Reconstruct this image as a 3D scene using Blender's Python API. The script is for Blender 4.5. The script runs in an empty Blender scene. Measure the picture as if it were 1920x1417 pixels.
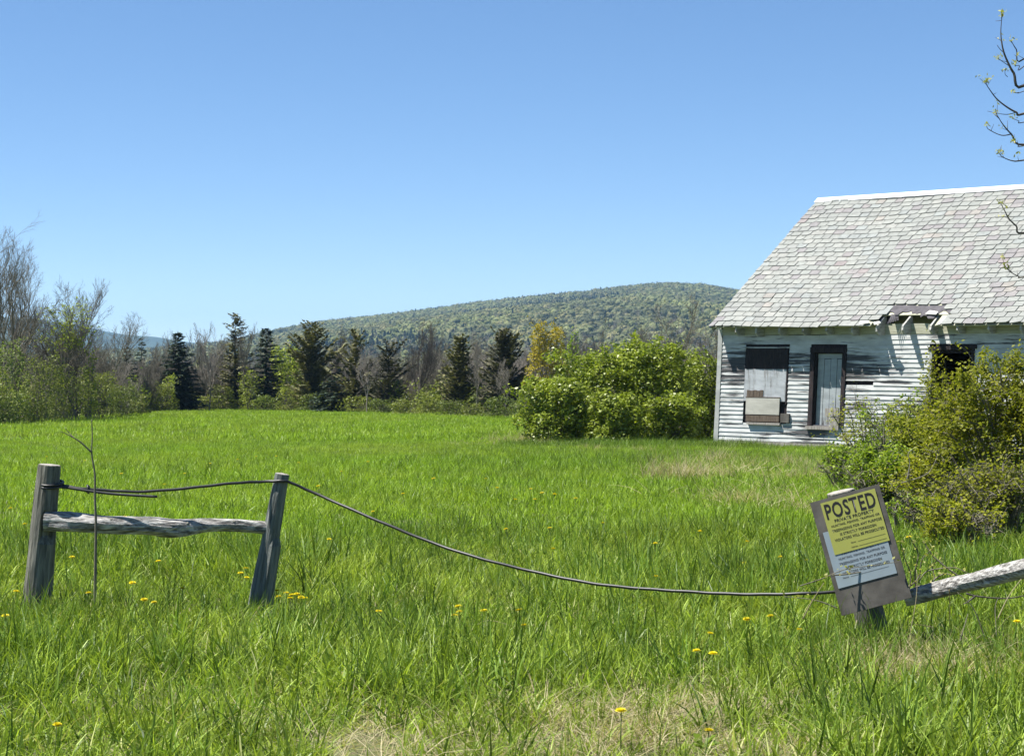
import bpy, math, random
import numpy as np
from mathutils import Vector, Matrix, Quaternion, noise as mnoise

R = math.radians
SC = bpy.context.scene
COL = SC.collection
rng = np.random.default_rng(7)
random.seed(7)

# ------------------------------------------------------------------ camera
CAMZ, FPX, CX, HY = 1.6, 3585.0, 960.0, 662.0      # eye height, focal length and horizon row of the survey photograph
cam = bpy.data.cameras.new('camera')
cam.sensor_width = 36.0
cam.lens = 36.0 * FPX / 1920.0
cam.shift_y = -46.5 / 1920.0
cam.clip_start, cam.clip_end = 0.1, 30000
camo = bpy.data.objects.new('camera', cam)
camo.location = (0, 0, CAMZ)
camo.rotation_euler = (R(90), 0, 0)
COL.objects.link(camo)
SC.camera = camo

# ------------------------------------------------------------------ sky, sun, exposure
SUN_EL = R(62)
SUN_DIR = Vector((-1.0, 0.0, 0)) * math.cos(SUN_EL) + Vector((0, 0, math.sin(SUN_EL)))   # towards the sun
w = bpy.data.worlds.new('World')
SC.world = w
w.use_nodes = True
wn = w.node_tree
bg = wn.nodes['Background']
sky = wn.nodes.new('ShaderNodeTexSky')
sky.sky_type = 'NISHITA'
sky.sun_disc = False
sky.sun_elevation = SUN_EL
sky.sun_rotation = math.atan2(SUN_DIR.x, SUN_DIR.y)
sky.altitude = 0
sky.air_density = 0.5
sky.dust_density = 0.0
sky.ozone_density = 4.0
hsv = wn.nodes.new('ShaderNodeHueSaturation')
hsv.inputs['Saturation'].default_value = 1.22
hsv.inputs['Hue'].default_value = 0.501
sgm = wn.nodes.new('ShaderNodeGamma')
sgm.inputs[1].default_value = 0.75
wn.links.new(sky.outputs[0], sgm.inputs[0])
wn.links.new(sgm.outputs[0], hsv.inputs['Color'])
wn.links.new(hsv.outputs[0], bg.inputs[0])
bg.inputs[1].default_value = 0.110
sl = bpy.data.lights.new('sun', 'SUN')
sl.energy = 5.0
sl.angle = R(0.53)
sl.color = (1.0, 0.955, 0.88)
so = bpy.data.objects.new('sun', sl)
so.rotation_euler = SUN_DIR.to_track_quat('Z', 'Y').to_euler()
COL.objects.link(so)
SC.view_settings.view_transform = 'Standard'
SC.view_settings.look = 'None'
SC.view_settings.exposure = 1.2
SC.view_settings.gamma = 1.0
SC.view_settings.use_curve_mapping = False
SC.cycles.volume_bounces = 0
SC.cycles.max_bounces = 5
SC.cycles.diffuse_bounces = 3
SC.cycles.glossy_bounces = 2
SC.cycles.transmission_bounces = 3
SC.cycles.transparent_max_bounces = 8
SC.cycles.use_denoising = True


# ------------------------------------------------------------------ helpers
def tag(o, label=None, cat=None, group=None, kind=None):
    if label: o['label'] = label
    if cat: o['category'] = cat
    if group: o['group'] = group
    if kind: o['kind'] = kind
    return o


def empty(name, loc=(0, 0, 0), rz=0.0):
    o = bpy.data.objects.new(name, None)
    o.location = loc
    o.rotation_euler = (0, 0, rz)
    COL.objects.link(o)
    return o


def link(name, me, parent=None, loc=None, rot=None, link_it=True):
    o = bpy.data.objects.new(name, me)
    if link_it: COL.objects.link(o)
    if parent: o.parent = parent
    if loc is not None: o.location = loc
    if rot is not None: o.rotation_euler = rot
    return o


def at(px, py, d):
    """world point seen at a photograph position, d metres from the camera plane"""
    return Vector(((px - CX) / FPX * d, d, CAMZ + (HY - py) / FPX * d))


def smooth01(t):
    t = np.clip(t, 0, 1)
    return t * t * (3 - 2 * t)


def gz(x, y):
    """height of the meadow and of the valley behind it"""
    y = np.asarray(y, float); x = np.asarray(x, float)
    z = 0.234 - 0.0195 * np.clip(y, -400, 720)
    z = z + 0.035 * np.sin(x * 0.9 + 1.3) * np.sin(y * 0.35) * np.clip(y / 20, 0, 1) * (y < 200)
    z = z + 0.02 * np.sin(x * 2.1 + y * 1.7)
    return z


def gzs(x, y): return float(gz(x, y))


def dep(py): return 4897.0 / (py - 731.9)      # depth of the meadow at a photograph row


class MB:
    def __init__(s): s.v = []; s.f = []; s.c = []
    def add(s, V, F, col=None):
        n = len(s.v)
        s.v.extend([tuple(p) for p in V])
        s.f.extend([tuple(i + n for i in f) for f in F])
        if col is not None: s.c.extend([col] * len(F))
    def box(s, x0, x1, y0, y1, z0, z1, col=None):
        V = [(x0, y0, z0), (x1, y0, z0), (x1, y1, z0), (x0, y1, z0), (x0, y0, z1), (x1, y0, z1), (x1, y1, z1), (x0, y1, z1)]
        F = [(0, 3, 2, 1), (4, 5, 6, 7), (0, 1, 5, 4), (1, 2, 6, 5), (2, 3, 7, 6), (3, 0, 4, 7)]
        s.add(V, F, col)
    def tube(s, pts, rad, k=6, cap=True):
        P = [Vector(p) for p in pts]
        n = len(P)
        if not hasattr(rad, '__len__'): rad = [rad] * n
        T = [(P[min(i + 1, n - 1)] - P[max(i - 1, 0)]).normalized() for i in range(n)]
        ref = Vector((0, 0, 1)) if abs(T[0].z) < 0.9 else Vector((1, 0, 0))
        a = T[0].cross(ref).normalized()
        V = []
        for i in range(n):
            a = (a - T[i] * a.dot(T[i]))
            a = a.normalized() if a.length > 1e-6 else T[i].orthogonal().normalized()
            b = T[i].cross(a)
            for j in range(k):
                t = 2 * math.pi * j / k
                V.append(P[i] + (a * math.cos(t) + b * math.sin(t)) * rad[i])
        F = []
        for i in range(n - 1):
            for j in range(k):
                F.append((i * k + j, i * k + (j + 1) % k, (i + 1) * k + (j + 1) % k, (i + 1) * k + j))
        if cap:
            F.append(tuple(range(k - 1, -1, -1))); F.append(tuple((n - 1) * k + j for j in range(k)))
        s.add(V, F)
    def mesh(s, name, m, smooth=False):
        me = bpy.data.meshes.new(name)
        me.from_pydata(s.v, [], s.f)
        if s.c and len(s.c) == len(s.f):
            at_ = me.color_attributes.new('Col', 'FLOAT_COLOR', 'CORNER')
            buf = []
            for c, f in zip(s.c, s.f): buf.extend((c[0], c[1], c[2], 1.0) * len(f))
            at_.data.foreach_set('color', buf)
        if m: me.materials.append(m)
        if smooth: me.polygons.foreach_set('use_smooth', [True] * len(me.polygons))
        me.update()
        return me
    def build(s, name, m, parent=None, smooth=False, loc=None, rot=None):
        return link(name, s.mesh(name, m, smooth), parent, loc, rot)


def quads(name, Q, m):
    """fast mesh of loose quads, Q (n,4,3)"""
    Q = np.asarray(Q, np.float32)
    n = len(Q)
    me = bpy.data.meshes.new(name)
    me.vertices.add(n * 4); me.vertices.foreach_set('co', Q.reshape(-1))
    me.loops.add(n * 4); me.loops.foreach_set('vertex_index', np.arange(n * 4, dtype=np.int32))
    me.polygons.add(n); me.polygons.foreach_set('loop_start', np.arange(0, n * 4, 4, dtype=np.int32))
    me.materials.append(m)
    me.update(calc_edges=True)
    return me


def spline(pts, n=6):
    """Catmull-Rom through pts"""
    P = [Vector(p) for p in pts]
    out = []
    for i in range(len(P) - 1):
        p0, p1, p2, p3 = P[max(i - 1, 0)], P[i], P[i + 1], P[min(i + 2, len(P) - 1)]
        for k in range(n):
            t = k / n
            out.append(0.5 * ((2 * p1) + (p2 - p0) * t + (2 * p0 - 5 * p1 + 4 * p2 - p3) * t * t + (3 * p1 - p0 - 3 * p2 + p3) * t ** 3))
    out.append(P[-1])
    return out


# ------------------------------------------------------------------ materials
def mat(name):
    m = bpy.data.materials.new(name)
    m.use_nodes = True
    nt = m.node_tree
    b = nt.nodes['Principled BSDF']
    return m, nt, b


def N(nt, typ, **kw):
    n = nt.nodes.new(typ)
    for k, v in kw.items(): setattr(n, k, v)
    return n


def ramp(nt, fac, stops):
    r = N(nt, 'ShaderNodeValToRGB')
    e = r.color_ramp.elements
    while len(e) < len(stops): e.new(0.5)
    for i, (p, c) in enumerate(stops):
        e[i].position = p; e[i].color = (*c, 1)
    if fac is not None: nt.links.new(fac, r.inputs[0])
    return r.outputs[0]


def noise(nt, vec=None, scale=5.0, detail=4.0, rough=0.55, stretch=None, coord='Object'):
    t = N(nt, 'ShaderNodeTexNoise')
    t.inputs['Scale'].default_value = scale
    t.inputs['Detail'].default_value = detail
    t.inputs['Roughness'].default_value = rough
    if vec is None:
        tc = N(nt, 'ShaderNodeTexCoord'); vec = tc.outputs[coord]
    if stretch:
        mp = N(nt, 'ShaderNodeMapping'); mp.inputs['Scale'].default_value = stretch
        nt.links.new(vec, mp.inputs['Vector']); vec = mp.outputs[0]
    nt.links.new(vec, t.inputs['Vector'])
    return t.outputs['Fac']


def mixc(nt, fac, a, b, mode='MIX'):
    x = N(nt, 'ShaderNodeMix', data_type='RGBA', blend_type=mode)
    for s, v in ((x.inputs[0], fac), (x.inputs[6], a), (x.inputs[7], b)):
        if hasattr(v, 'links') or hasattr(v, 'is_linked'): nt.links.new(v, s)
        elif isinstance(v, (int, float)): s.default_value = v
        else: s.default_value = (*v, 1)
    return x.outputs[2]


def maths(nt, op, a, b=0.0, c=0.0):
    x = N(nt, 'ShaderNodeMath', operation=op)
    for s, v in zip(x.inputs, (a, b, c)):
        if isinstance(v, (int, float)): s.default_value = v
        else: nt.links.new(v, s)
    return x.outputs[0]


def bump(nt, b, h, strength=0.4, dist=0.01):
    n = N(nt, 'ShaderNodeBump')
    n.inputs['Strength'].default_value = strength
    n.inputs['Distance'].default_value = dist
    nt.links.new(h, n.inputs['Height'])
    nt.links.new(n.outputs[0], b.inputs['Normal'])


def leaf_mat(name, c0, c1, trans=0.4, rough=0.5, spec=0.3, patch=None, var=0.35, tr_tint=(1.0, 1.05, 0.45)):
    """foliage: colour differs from leaf to leaf and from plant to plant, light passes through"""
    m, nt, b = mat(name)
    g = N(nt, 'ShaderNodeNewGeometry')
    oi = N(nt, 'ShaderNodeObjectInfo')
    col = ramp(nt, g.outputs['Random Per Island'], [(0.0, c0), (1.0, c1)])
    if patch:
        f = noise(nt, g.outputs['Position'], patch[0], 3.0, 0.6)
        f2 = ramp(nt, f, [(0.42, (0, 0, 0)), (0.62, (1, 1, 1))])
        col = mixc(nt, f2, col, mixc(nt, 0.75, col, patch[1]))
    h = N(nt, 'ShaderNodeHueSaturation')
    v = maths(nt, 'MULTIPLY_ADD', oi.outputs['Random'], var, 1 - var / 2)
    nt.links.new(v, h.inputs['Value'])
    nt.links.new(col, h.inputs['Color'])
    col = h.outputs[0]
    nt.links.new(col, b.inputs['Base Color'])
    b.inputs['Roughness'].default_value = rough
    b.inputs['Specular IOR Level'].default_value = spec
    t = N(nt, 'ShaderNodeBsdfTranslucent')
    tc = mixc(nt, 1.0, col, tr_tint, 'MULTIPLY')
    nt.links.new(tc, t.inputs[0])
    mx = N(nt, 'ShaderNodeMixShader')
    mx.inputs[0].default_value = trans
    nt.links.new(b.outputs[0], mx.inputs[1]); nt.links.new(t.outputs[0], mx.inputs[2])
    nt.links.new(mx.outputs[0], nt.nodes['Material Output'].inputs['Surface'])
    return m


def wood_mat(name, dark, mid, light, stretch=(14, 14, 1.2), scale=3.0, bumps=0.6, lo=0.3, hi=0.72, coord='Object', rough=0.85):
    m, nt, b = mat(name)
    f = noise(nt, None, scale, 8.0, 0.62, stretch, coord)
    f2 = noise(nt, None, scale * 0.5, 3.0, 0.5, None, coord)
    c = ramp(nt, f, [(lo, dark), (0.5, mid), (hi, light)])
    c = mixc(nt, maths(nt, 'MULTIPLY', f2, 0.5), c, mid)
    nt.links.new(c, b.inputs['Base Color'])
    b.inputs['Roughness'].default_value = rough
    b.inputs['Specular IOR Level'].default_value = 0.2
    bump(nt, b, f, bumps, 0.012)
    return m


def plain(name, c, rough=0.7, spec=0.3, var=0.15, scale=8.0, metal=0.0):
    m, nt, b = mat(name)
    f = noise(nt, None, scale, 5.0, 0.6)
    k = ramp(nt, f, [(0.3, tuple(x * (1 - var) for x in c)), (0.7, tuple(min(1, x * (1 + var)) for x in c))])
    nt.links.new(k, b.inputs['Base Color'])
    b.inputs['Roughness'].default_value = rough
    b.inputs['Specular IOR Level'].default_value = spec
    b.inputs['Metallic'].default_value = metal
    return m


M = {}
M['bark'] = wood_mat('bark', (.066, .060, .046), (.140, .128, .096), (.24, .222, .18), (6, 6, 1), 4.0)
M['bark_pale'] = wood_mat('bark_pale', (.14, .122, .10), (.24, .215, .18), (.36, .335, .29), (6, 6, 1), 4.0)
M['bark_dark'] = wood_mat('bark_dark', (.035, .030, .025), (.075, .066, .055), (.13, .118, .10), (6, 6, 1), 4.0)
M['spruce'] = leaf_mat('spruce_needles', (.022, .040, .024), (.062, .092, .052), .12, .6, .25)
M['cedar'] = leaf_mat('cedar_needles', (.072, .080, .034), (.175, .165, .070), .15, .6, .2)
M['cedar_dark'] = leaf_mat('cedar_dark_needles', (.052, .056, .034), (.125, .118, .070), .12, .6, .2)
M['young'] = leaf_mat('young_leaves', (.15, .20, .022), (.35, .40, .06), .45)
M['olive'] = leaf_mat('olive_leaves', (.125, .160, .032), (.26, .29, .065), .42)
M['olive_deep'] = leaf_mat('olive_deep_leaves', (.085, .125, .028), (.19, .235, .05), .4)
M['orange'] = leaf_mat('orange_leaves', (.20, .165, .020), (.38, .31, .045), .45)
M['honey'] = leaf_mat('honeysuckle_leaves', (.085, .130, .012), (.38, .44, .055), .38, .42, .4, patch=(0.9, (.20, .26, .03)))
M['yellowish'] = leaf_mat('yellowish_leaves', (.17, .20, .016), (.42, .42, .05), .50, .5, .2, patch=(1.1, (.17, .20, .03)))
M['fresh'] = leaf_mat('fresh_leaves', (.12, .20, .014), (.31, .40, .04), .45, .45, .35)
M['bud'] = leaf_mat('bud_leaves', (.26, .28, .06), (.42, .40, .14), .45)
M['far_pale'] = leaf_mat('far_pale_crown', (.125, .148, .062), (.205, .222, .090), .3, .8, .1, var=.55, patch=(0.006, (.085, .092, .055)))
M['far_tan'] = leaf_mat('far_tan_crown', (.17, .165, .075), (.23, .22, .10), .2, .8, .1, var=.5)
M['far_grey'] = leaf_mat('far_grey_crown', (.15, .135, .11), (.25, .225, .185), .1, .8, .1, var=.5)
M['far_conifer'] = leaf_mat('far_conifer_crown', (.028, .045, .030), (.065, .090, .055), .1, .8, .1, var=.5)
M['fence_wood'] = wood_mat('fence_wood', (.030, .030, .025), (.14, .138, .115), (.31, .30, .26), (16, 16, 1.3), 3.2, 1.0, .32, .74)
M['fence_wood_blue'] = wood_mat('fence_wood_blue', (.030, .036, .034), (.13, .142, .134), (.28, .29, .265), (16, 16, 1.2), 3.2, 1.0, .32, .74)
M['rail_wood'] = wood_mat('rail_wood', (.03, .027, .024), (.27, .26, .245), (.58, .57, .54), (2.6, 16, 16), 3.4, 1.6, .38, .62)
M['board_wood'] = wood_mat('board_wood', (.045, .041, .035), (.095, .088, .078), (.16, .148, .13), (3, 3, 3), 2.2, .3, .32, .7)
M['rafter'] = wood_mat('rafter_wood', (.12, .11, .09), (.34, .34, .32), (.55, .55, .52), (3, 1.2, 6), 4.0, .5)
M['frieze'] = wood_mat('frieze_wood', (.18, .18, .12), (.38, .38, .29), (.5, .5, .42), (.8, 4, 8), 4.0, .3)
M['grey_plank'] = wood_mat('grey_plank', (.12, .105, .09), (.27, .25, .225), (.42, .40, .37), (10, 10, 1.0), 3.0, .6)
M['dark_frame'] = wood_mat('dark_frame', (.012, .010, .012), (.03, .024, .026), (.075, .055, .05), (8, 8, 1.2), 4.0, .6, .35, .8)
M['brown_board'] = wood_mat('brown_board', (.05, .035, .025), (.11, .085, .065), (.19, .16, .13), (14, 4, 1.0), 3.0, .6)
M['white_metal'] = plain('white_metal', (.66, .68, .70), .35, .5, .04)
M['felt'] = plain('tar_felt', (.085, .080, .088), .8, .2, .3, 6.0)
M['black'] = plain('interior_dark', (.02, .02, .02), .9, .1)
M['cable'] = plain('cable_black', (.018, .018, .018), .45, .5, .3, 20)
M['yellow_paper'] = plain('yellow_notice', (.30, .31, .065), .5, .4, .06, 5)
M['blue_paper'] = plain('faded_notice', (.23, .28, .31), .45, .4, .10, 5)
M['ink'] = plain('black_ink', (.012, .012, .012), .6, .3, .1)
M['ink_faded'] = plain('faded_ink', (.035, .040, .048), .6, .3, .2)
M['straw'] = leaf_mat('straw', (.24, .20, .10), (.52, .46, .29), .35, .6, .3)
M['petal'] = leaf_mat('petal_yellow', (.56, .46, .006), (.68, .58, .012), .25, .6, .2, tr_tint=(1, 1, .8))
M['stem'] = leaf_mat('stem_green', (.10, .16, .03), (.16, .22, .05), .3)


def grass_mat(name, c0, c1, patch, trans):
    return leaf_mat(name, c0, c1, trans, .45, .28, patch=patch, var=.75, tr_tint=(1.0, 1.0, .5))


M['grass'] = grass_mat('meadow_grass', (.055, .112, .008), (.335, .455, .060), (0.5, (.30, .39, .055)), .42)
M['grass_far'] = grass_mat('meadow_grass_far', (.135, .245, .014), (.315, .47, .045), (0.16, (.27, .375, .045)), .47)
M['grass_blue'] = grass_mat('tall_grass', (.035, .085, .008), (.22, .32, .045), (0.6, (.14, .24, .03)), .36)
M['grass_pale'] = grass_mat('pale_grass', (.20, .26, .06), (.46, .47, .20), (0.6, (.40, .42, .15)), .42)
M['weed'] = grass_mat('weed_leaves', (.09, .16, .012), (.18, .27, .028), (0.6, (.18, .27, .03)), .36)

# slates: colour comes from the piece itself
m, nt, b = mat('slate')
ca = N(nt, 'ShaderNodeAttribute', attribute_name='Col')
f = noise(nt, None, 9.0, 6.0, .62)
f2 = noise(nt, None, 60.0, 3.0, .6)
c = mixc(nt, 1.0, ca.outputs['Color'], ramp(nt, f, [(.3, (.80, .80, .80)), (.7, (1.12, 1.12, 1.10))]), 'MULTIPLY')
c = mixc(nt, ramp(nt, f2, [(.60, (0, 0, 0)), (.74, (.55, .55, .55))]), c, (.47, .48, .43))
nt.links.new(c, b.inputs['Base Color'])
b.inputs['Roughness'].default_value = .6
b.inputs['Specular IOR Level'].default_value = .35
bump(nt, b, f, .35, .006)
M['slate'] = m

# peeling white paint over grey clapboard; wear runs along the board
def paint_mat(name, lo, hi, stretch, base=(.55, .565, .555), wood0=(.022, .024, .03), wood1=(.13, .125, .12), band=None):
    m, nt, b = mat(name)
    tc = N(nt, 'ShaderNodeTexCoord'); ob = tc.outputs['Object']
    f = noise(nt, ob, 1.0, 9.0, .68, stretch)
    big = noise(nt, ob, .55, 3.0, .5)
    k = maths(nt, 'MULTIPLY_ADD', big, .55, f)
    if band:
        sp = N(nt, 'ShaderNodeSeparateXYZ'); nt.links.new(ob, sp.inputs[0])
        bz = N(nt, 'ShaderNodeMapRange', interpolation_type='SMOOTHSTEP')
        nt.links.new(sp.outputs[2], bz.inputs[0])
        for i, v in enumerate((band[0], band[1], 0, band[4])): bz.inputs[1 + i].default_value = v
        bt = N(nt, 'ShaderNodeMapRange', interpolation_type='SMOOTHSTEP')
        nt.links.new(sp.outputs[2], bt.inputs[0])
        for i, v in enumerate((band[2], band[3], 1, 0)): bt.inputs[1 + i].default_value = v
        bxr = N(nt, 'ShaderNodeMapRange', interpolation_type='SMOOTHSTEP')
        nt.links.new(sp.outputs[0], bxr.inputs[0])
        for i, v in enumerate((4.6, 6.2, 1, -.6)): bxr.inputs[1 + i].default_value = v
        k = maths(nt, 'ADD', k, maths(nt, 'MULTIPLY', maths(nt, 'MULTIPLY', bz.outputs[0], bt.outputs[0]), bxr.outputs[0]))
    mask = ramp(nt, k, [(lo, (0, 0, 0)), (hi, (1, 1, 1))])
    g = noise(nt, ob, 3.0, 8.0, .65, (stretch[0] * .6, stretch[1], stretch[2] * 2.5))
    wood = ramp(nt, g, [(.32, wood0), (.72, wood1)])
    dirt = noise(nt, ob, 2.0, 6.0, .6, (1.0, 1.0, 3.0))
    pc = mixc(nt, ramp(nt, dirt, [(.38, (.75, .75, .75)), (.66, (0, 0, 0))]), base, tuple(x * .62 for x in base))
    col = mixc(nt, mask, pc, wood)
    nt.links.new(col, b.inputs['Base Color'])
    b.inputs['Roughness'].default_value = .65
    b.inputs['Specular IOR Level'].default_value = .3
    bump(nt, b, maths(nt, 'MULTIPLY', mask, -1.0), .5, .004)
    return m


M['clap'] = paint_mat('peeling_clapboard', .815, .90, (.9, 6, 16), band=(1.45, 1.72, 2.1, 2.45, .15))
M['corner'] = paint_mat('corner_paint', .86, 1.0, (8, 8, 1.2), base=(.42, .435, .42), wood1=(.28, .27, .25))
M['panel_white'] = paint_mat('panel_paint', .80, .95, (14, 8, 1.3), base=(.42, .445, .47), wood0=(.05, .05, .05), wood1=(.30, .28, .26))
M['panel_cream'] = paint_mat('cream_panel', .88, 1.05, (18, 8, .8), base=(.46, .45, .40), wood0=(.20, .16, .12), wood1=(.36, .31, .25))
M['door_paint'] = paint_mat('door_paint', .92, 1.05, (12, 8, 1.0), base=(.36, .395, .41), wood0=(.05, .05, .05), wood1=(.22, .21, .2))

# ground
m, nt, b = mat('meadow_ground')
g = N(nt, 'ShaderNodeNewGeometry')
f = noise(nt, g.outputs['Position'], .5, 6.0, .6)
f2 = noise(nt, g.outputs['Position'], 22.0, 4.0, .6)
c = ramp(nt, f, [(.35, (.050, .075, .014)), (.65, (.085, .105, .022))])
c = mixc(nt, ramp(nt, f2, [(.45, (0, 0, 0)), (.65, (.8, .8, .8))]), c, (.11, .09, .05))
nt.links.new(c, b.inputs['Base Color'])
b.inputs['Roughness'].default_value = .95
bump(nt, b, f2, .6, .03)
M['ground'] = m
M['forest_floor'] = plain('forest_floor', (.050, .056, .030), .95, .1, .35, .02)
M['mountain'] = plain('mountain_woods', (.040, .058, .034), .95, .1, .45, .006)


# ------------------------------------------------------------------ ground sheet
def grid(name, xs, ys, zf, m, kind='structure'):
    X, Y = np.meshgrid(xs, ys)
    Z = zf(X, Y)
    V = np.stack([X, Y, Z], -1).reshape(-1, 3)
    nx, ny = len(xs), len(ys)
    i = np.arange(nx * ny).reshape(ny, nx)
    F = np.stack([i[:-1, :-1], i[:-1, 1:], i[1:, 1:], i[1:, :-1]], -1).reshape(-1, 4)
    me = bpy.data.meshes.new(name)
    me.vertices.add(len(V)); me.vertices.foreach_set('co', V.astype(np.float32).reshape(-1))
    me.loops.add(F.size); me.loops.foreach_set('vertex_index', F.astype(np.int32).reshape(-1))
    me.polygons.add(len(F)); me.polygons.foreach_set('loop_start', np.arange(0, F.size, 4, dtype=np.int32))
    me.polygons.foreach_set('use_smooth', np.ones(len(F), bool))
    me.materials.append(m)
    me.update(calc_edges=True)
    o = link(name, me)
    return tag(o, kind=kind)


xs = np.concatenate([np.array([-3200, -2600, -2000, -1200, -700, -400, -200, -120, -70]), np.arange(-45, 45.1, 1.0),
                     np.array([70, 120, 200, 400, 700, 1200, 2000, 2600, 3200])])
ys = np.concatenate([np.array([-150, -80, -30, -10]), np.arange(0, 140, 1.0), np.array([145, 160, 200, 280, 400, 550, 720, 900, 1300, 2000, 3200, 4500, 6200])])
ground = grid('ground', xs, ys, gz, M['ground'])
tag(ground, 'meadow ground under the grass, falling gently towards the valley', None)

# ------------------------------------------------------------------ hills
RX = [-1500, -400, 0, 260, 430, 520, 600, 700, 800, 900, 1000, 1100, 1200, 1250, 1310, 1380, 1500, 1700, 1950, 2600, 3600]
RY = [668, 667, 664, 656, 641, 619, 604, 593, 581, 567, 556, 546, 535, 532, 534, 545, 572, 612, 640, 655, 668]
HD0, HD1 = 620.0, 2700.0


def fbm2(X, Y, s, oct=4, seed=0):
    v = np.zeros(np.shape(X)); a = 1.0
    r = np.random.default_rng(seed)
    for k in range(oct):
        for j in range(4):
            th, ph = r.uniform(0, 2 * np.pi, 2)
            v += a * np.sin((X * np.cos(th) + Y * np.sin(th)) * s * r.uniform(.7, 1.4) + ph) / 4
        s *= 2.1; a *= .5
    return v


def hill_z(X, Y):
    d = np.hypot(X, Y)
    bx = CX + FPX * X / np.maximum(Y, 1)
    ridge = (HY - np.interp(bx, RX, RY)) / FPX * HD1 + CAMZ - 6.5
    base = -16.0
    t = np.clip((Y - HD0) / (HD1 - HD0), 0, 2)
    up = np.clip(t, 0, 1)
    z = base + (ridge - base) * (0.72 * up + 0.28 * smooth01(up))
    z = z + fbm2(X, Y, .006, 4, 3) * 7.0 * np.sin(np.pi * up) * np.clip((ridge - base) / 60, .2, 1)
    z = np.where(t > 1, ridge - (t - 1) ** 1.2 * 260 - (t - 1) * 30, z)
    return np.maximum(z, -40)


hx = np.linspace(-1300, 1500, 141)
hy = np.concatenate([np.linspace(HD0, HD1, 80), np.linspace(2740, 3600, 10)])
hill = grid('hill', hx, hy, hill_z, M['forest_floor'])
tag(hill, 'long wooded hill rising behind the field')


def mount_z(X, Y):
    bx = CX + FPX * X / np.maximum(Y, 1)
    yy = np.interp(bx, [-1400, -600, -200, 20, 70, 120, 160, 200, 240, 290, 325, 355, 420, 520, 700, 2400], [632, 612, 600, 594, 596, 604, 611, 620, 627, 629, 635, 640, 645, 650, 655, 658])
    ridge = (HY - yy) / FPX * 5200 + fbm2(X, Y, .006, 4, 9) * 3
    t = np.clip((Y - 4000) / 1200, 0, 1)
    z = -20 + (ridge + 20) * smooth01(t)
    t2 = np.clip((Y - 5200) / 800, 0, 1)
    return np.where(Y > 5200, ridge - t2 * (ridge + 40) * .7, z)


mountain = grid('mountain', np.linspace(-3000, 2600, 260), np.linspace(4000, 6000, 31), mount_z, M['mountain'])
tag(mountain, 'far blue mountain ridge on the horizon')

# ------------------------------------------------------------------ haze
hb = MB(); hb.box(-3300, 3300, -200, 6300, -42, 128)
hm = bpy.data.materials.new('air_haze'); hm.use_nodes = True
nt = hm.node_tree
nt.nodes.remove(nt.nodes['Principled BSDF'])
pv = N(nt, 'ShaderNodeVolumePrincipled')
pv.inputs['Color'].default_value = (.38, .67, 1.0, 1)
pv.inputs['Density'].default_value = 1.0e-4
pv.inputs['Anisotropy'].default_value = 0.2
nt.links.new(pv.outputs[0], nt.nodes['Material Output'].inputs['Volume'])
haze = hb.build('haze', hm)
tag(haze, 'thin blue daylight haze filling the air', None, None, 'stuff')


# ------------------------------------------------------------------ scattering (stuff only)
def scatter(name, pts, rot, scl, idx, protos, label, seed=0):
    coll = bpy.data.collections.new(name + '_sources')
    for i, p in enumerate(protos):
        p.name = '%s_%s' % (name, 'abcdefghijklmnop'[i])
        coll.objects.link(p)
    n = len(pts)
    me = bpy.data.meshes.new(name)
    me.vertices.add(n); me.vertices.foreach_set('co', np.asarray(pts, np.float32).reshape(-1))
    a = me.attributes.new('rot', 'FLOAT_VECTOR', 'POINT'); a.data.foreach_set('vector', np.asarray(rot, np.float32).reshape(-1))
    a = me.attributes.new('scl', 'FLOAT_VECTOR', 'POINT'); a.data.foreach_set('vector', np.asarray(scl, np.float32).reshape(-1))
    a = me.attributes.new('idx', 'INT', 'POINT'); a.data.foreach_set('value', np.asarray(idx, np.int32))
    me.update()
    o = link(name, me)
    ng = bpy.data.node_groups.new(name, 'GeometryNodeTree')
    ng.interface.new_socket('Geometry', in_out='INPUT', socket_type='NodeSocketGeometry')
    ng.interface.new_socket('Geometry', in_out='OUTPUT', socket_type='NodeSocketGeometry')
    gi = ng.nodes.new('NodeGroupInput'); go = ng.nodes.new('NodeGroupOutput')
    ci = ng.nodes.new('GeometryNodeCollectionInfo')
    ci.inputs['Collection'].default_value = coll
    ci.inputs['Separate Children'].default_value = True
    ci.inputs['Reset Children'].default_value = True
    ip = ng.nodes.new('GeometryNodeInstanceOnPoints')
    def na(nm, typ):
        q = ng.nodes.new('GeometryNodeInputNamedAttribute'); q.data_type = typ; q.inputs['Name'].default_value = nm
        return q.outputs['Attribute']
    L = ng.links.new
    L(gi.outputs[0], ip.inputs['Points']); L(ci.outputs[0], ip.inputs['Instance'])
    ip.inputs['Pick Instance'].default_value = True
    L(na('idx', 'INT'), ip.inputs['Instance Index'])
    L(na('rot', 'FLOAT_VECTOR'), ip.inputs['Rotation'])
    L(na('scl', 'FLOAT_VECTOR'), ip.inputs['Scale'])
    L(ip.outputs[0], go.inputs[0])
    md = o.modifiers.new('scatter', 'NODES'); md.node_group = ng
    return tag(o, label, None, None, 'stuff')


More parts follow.
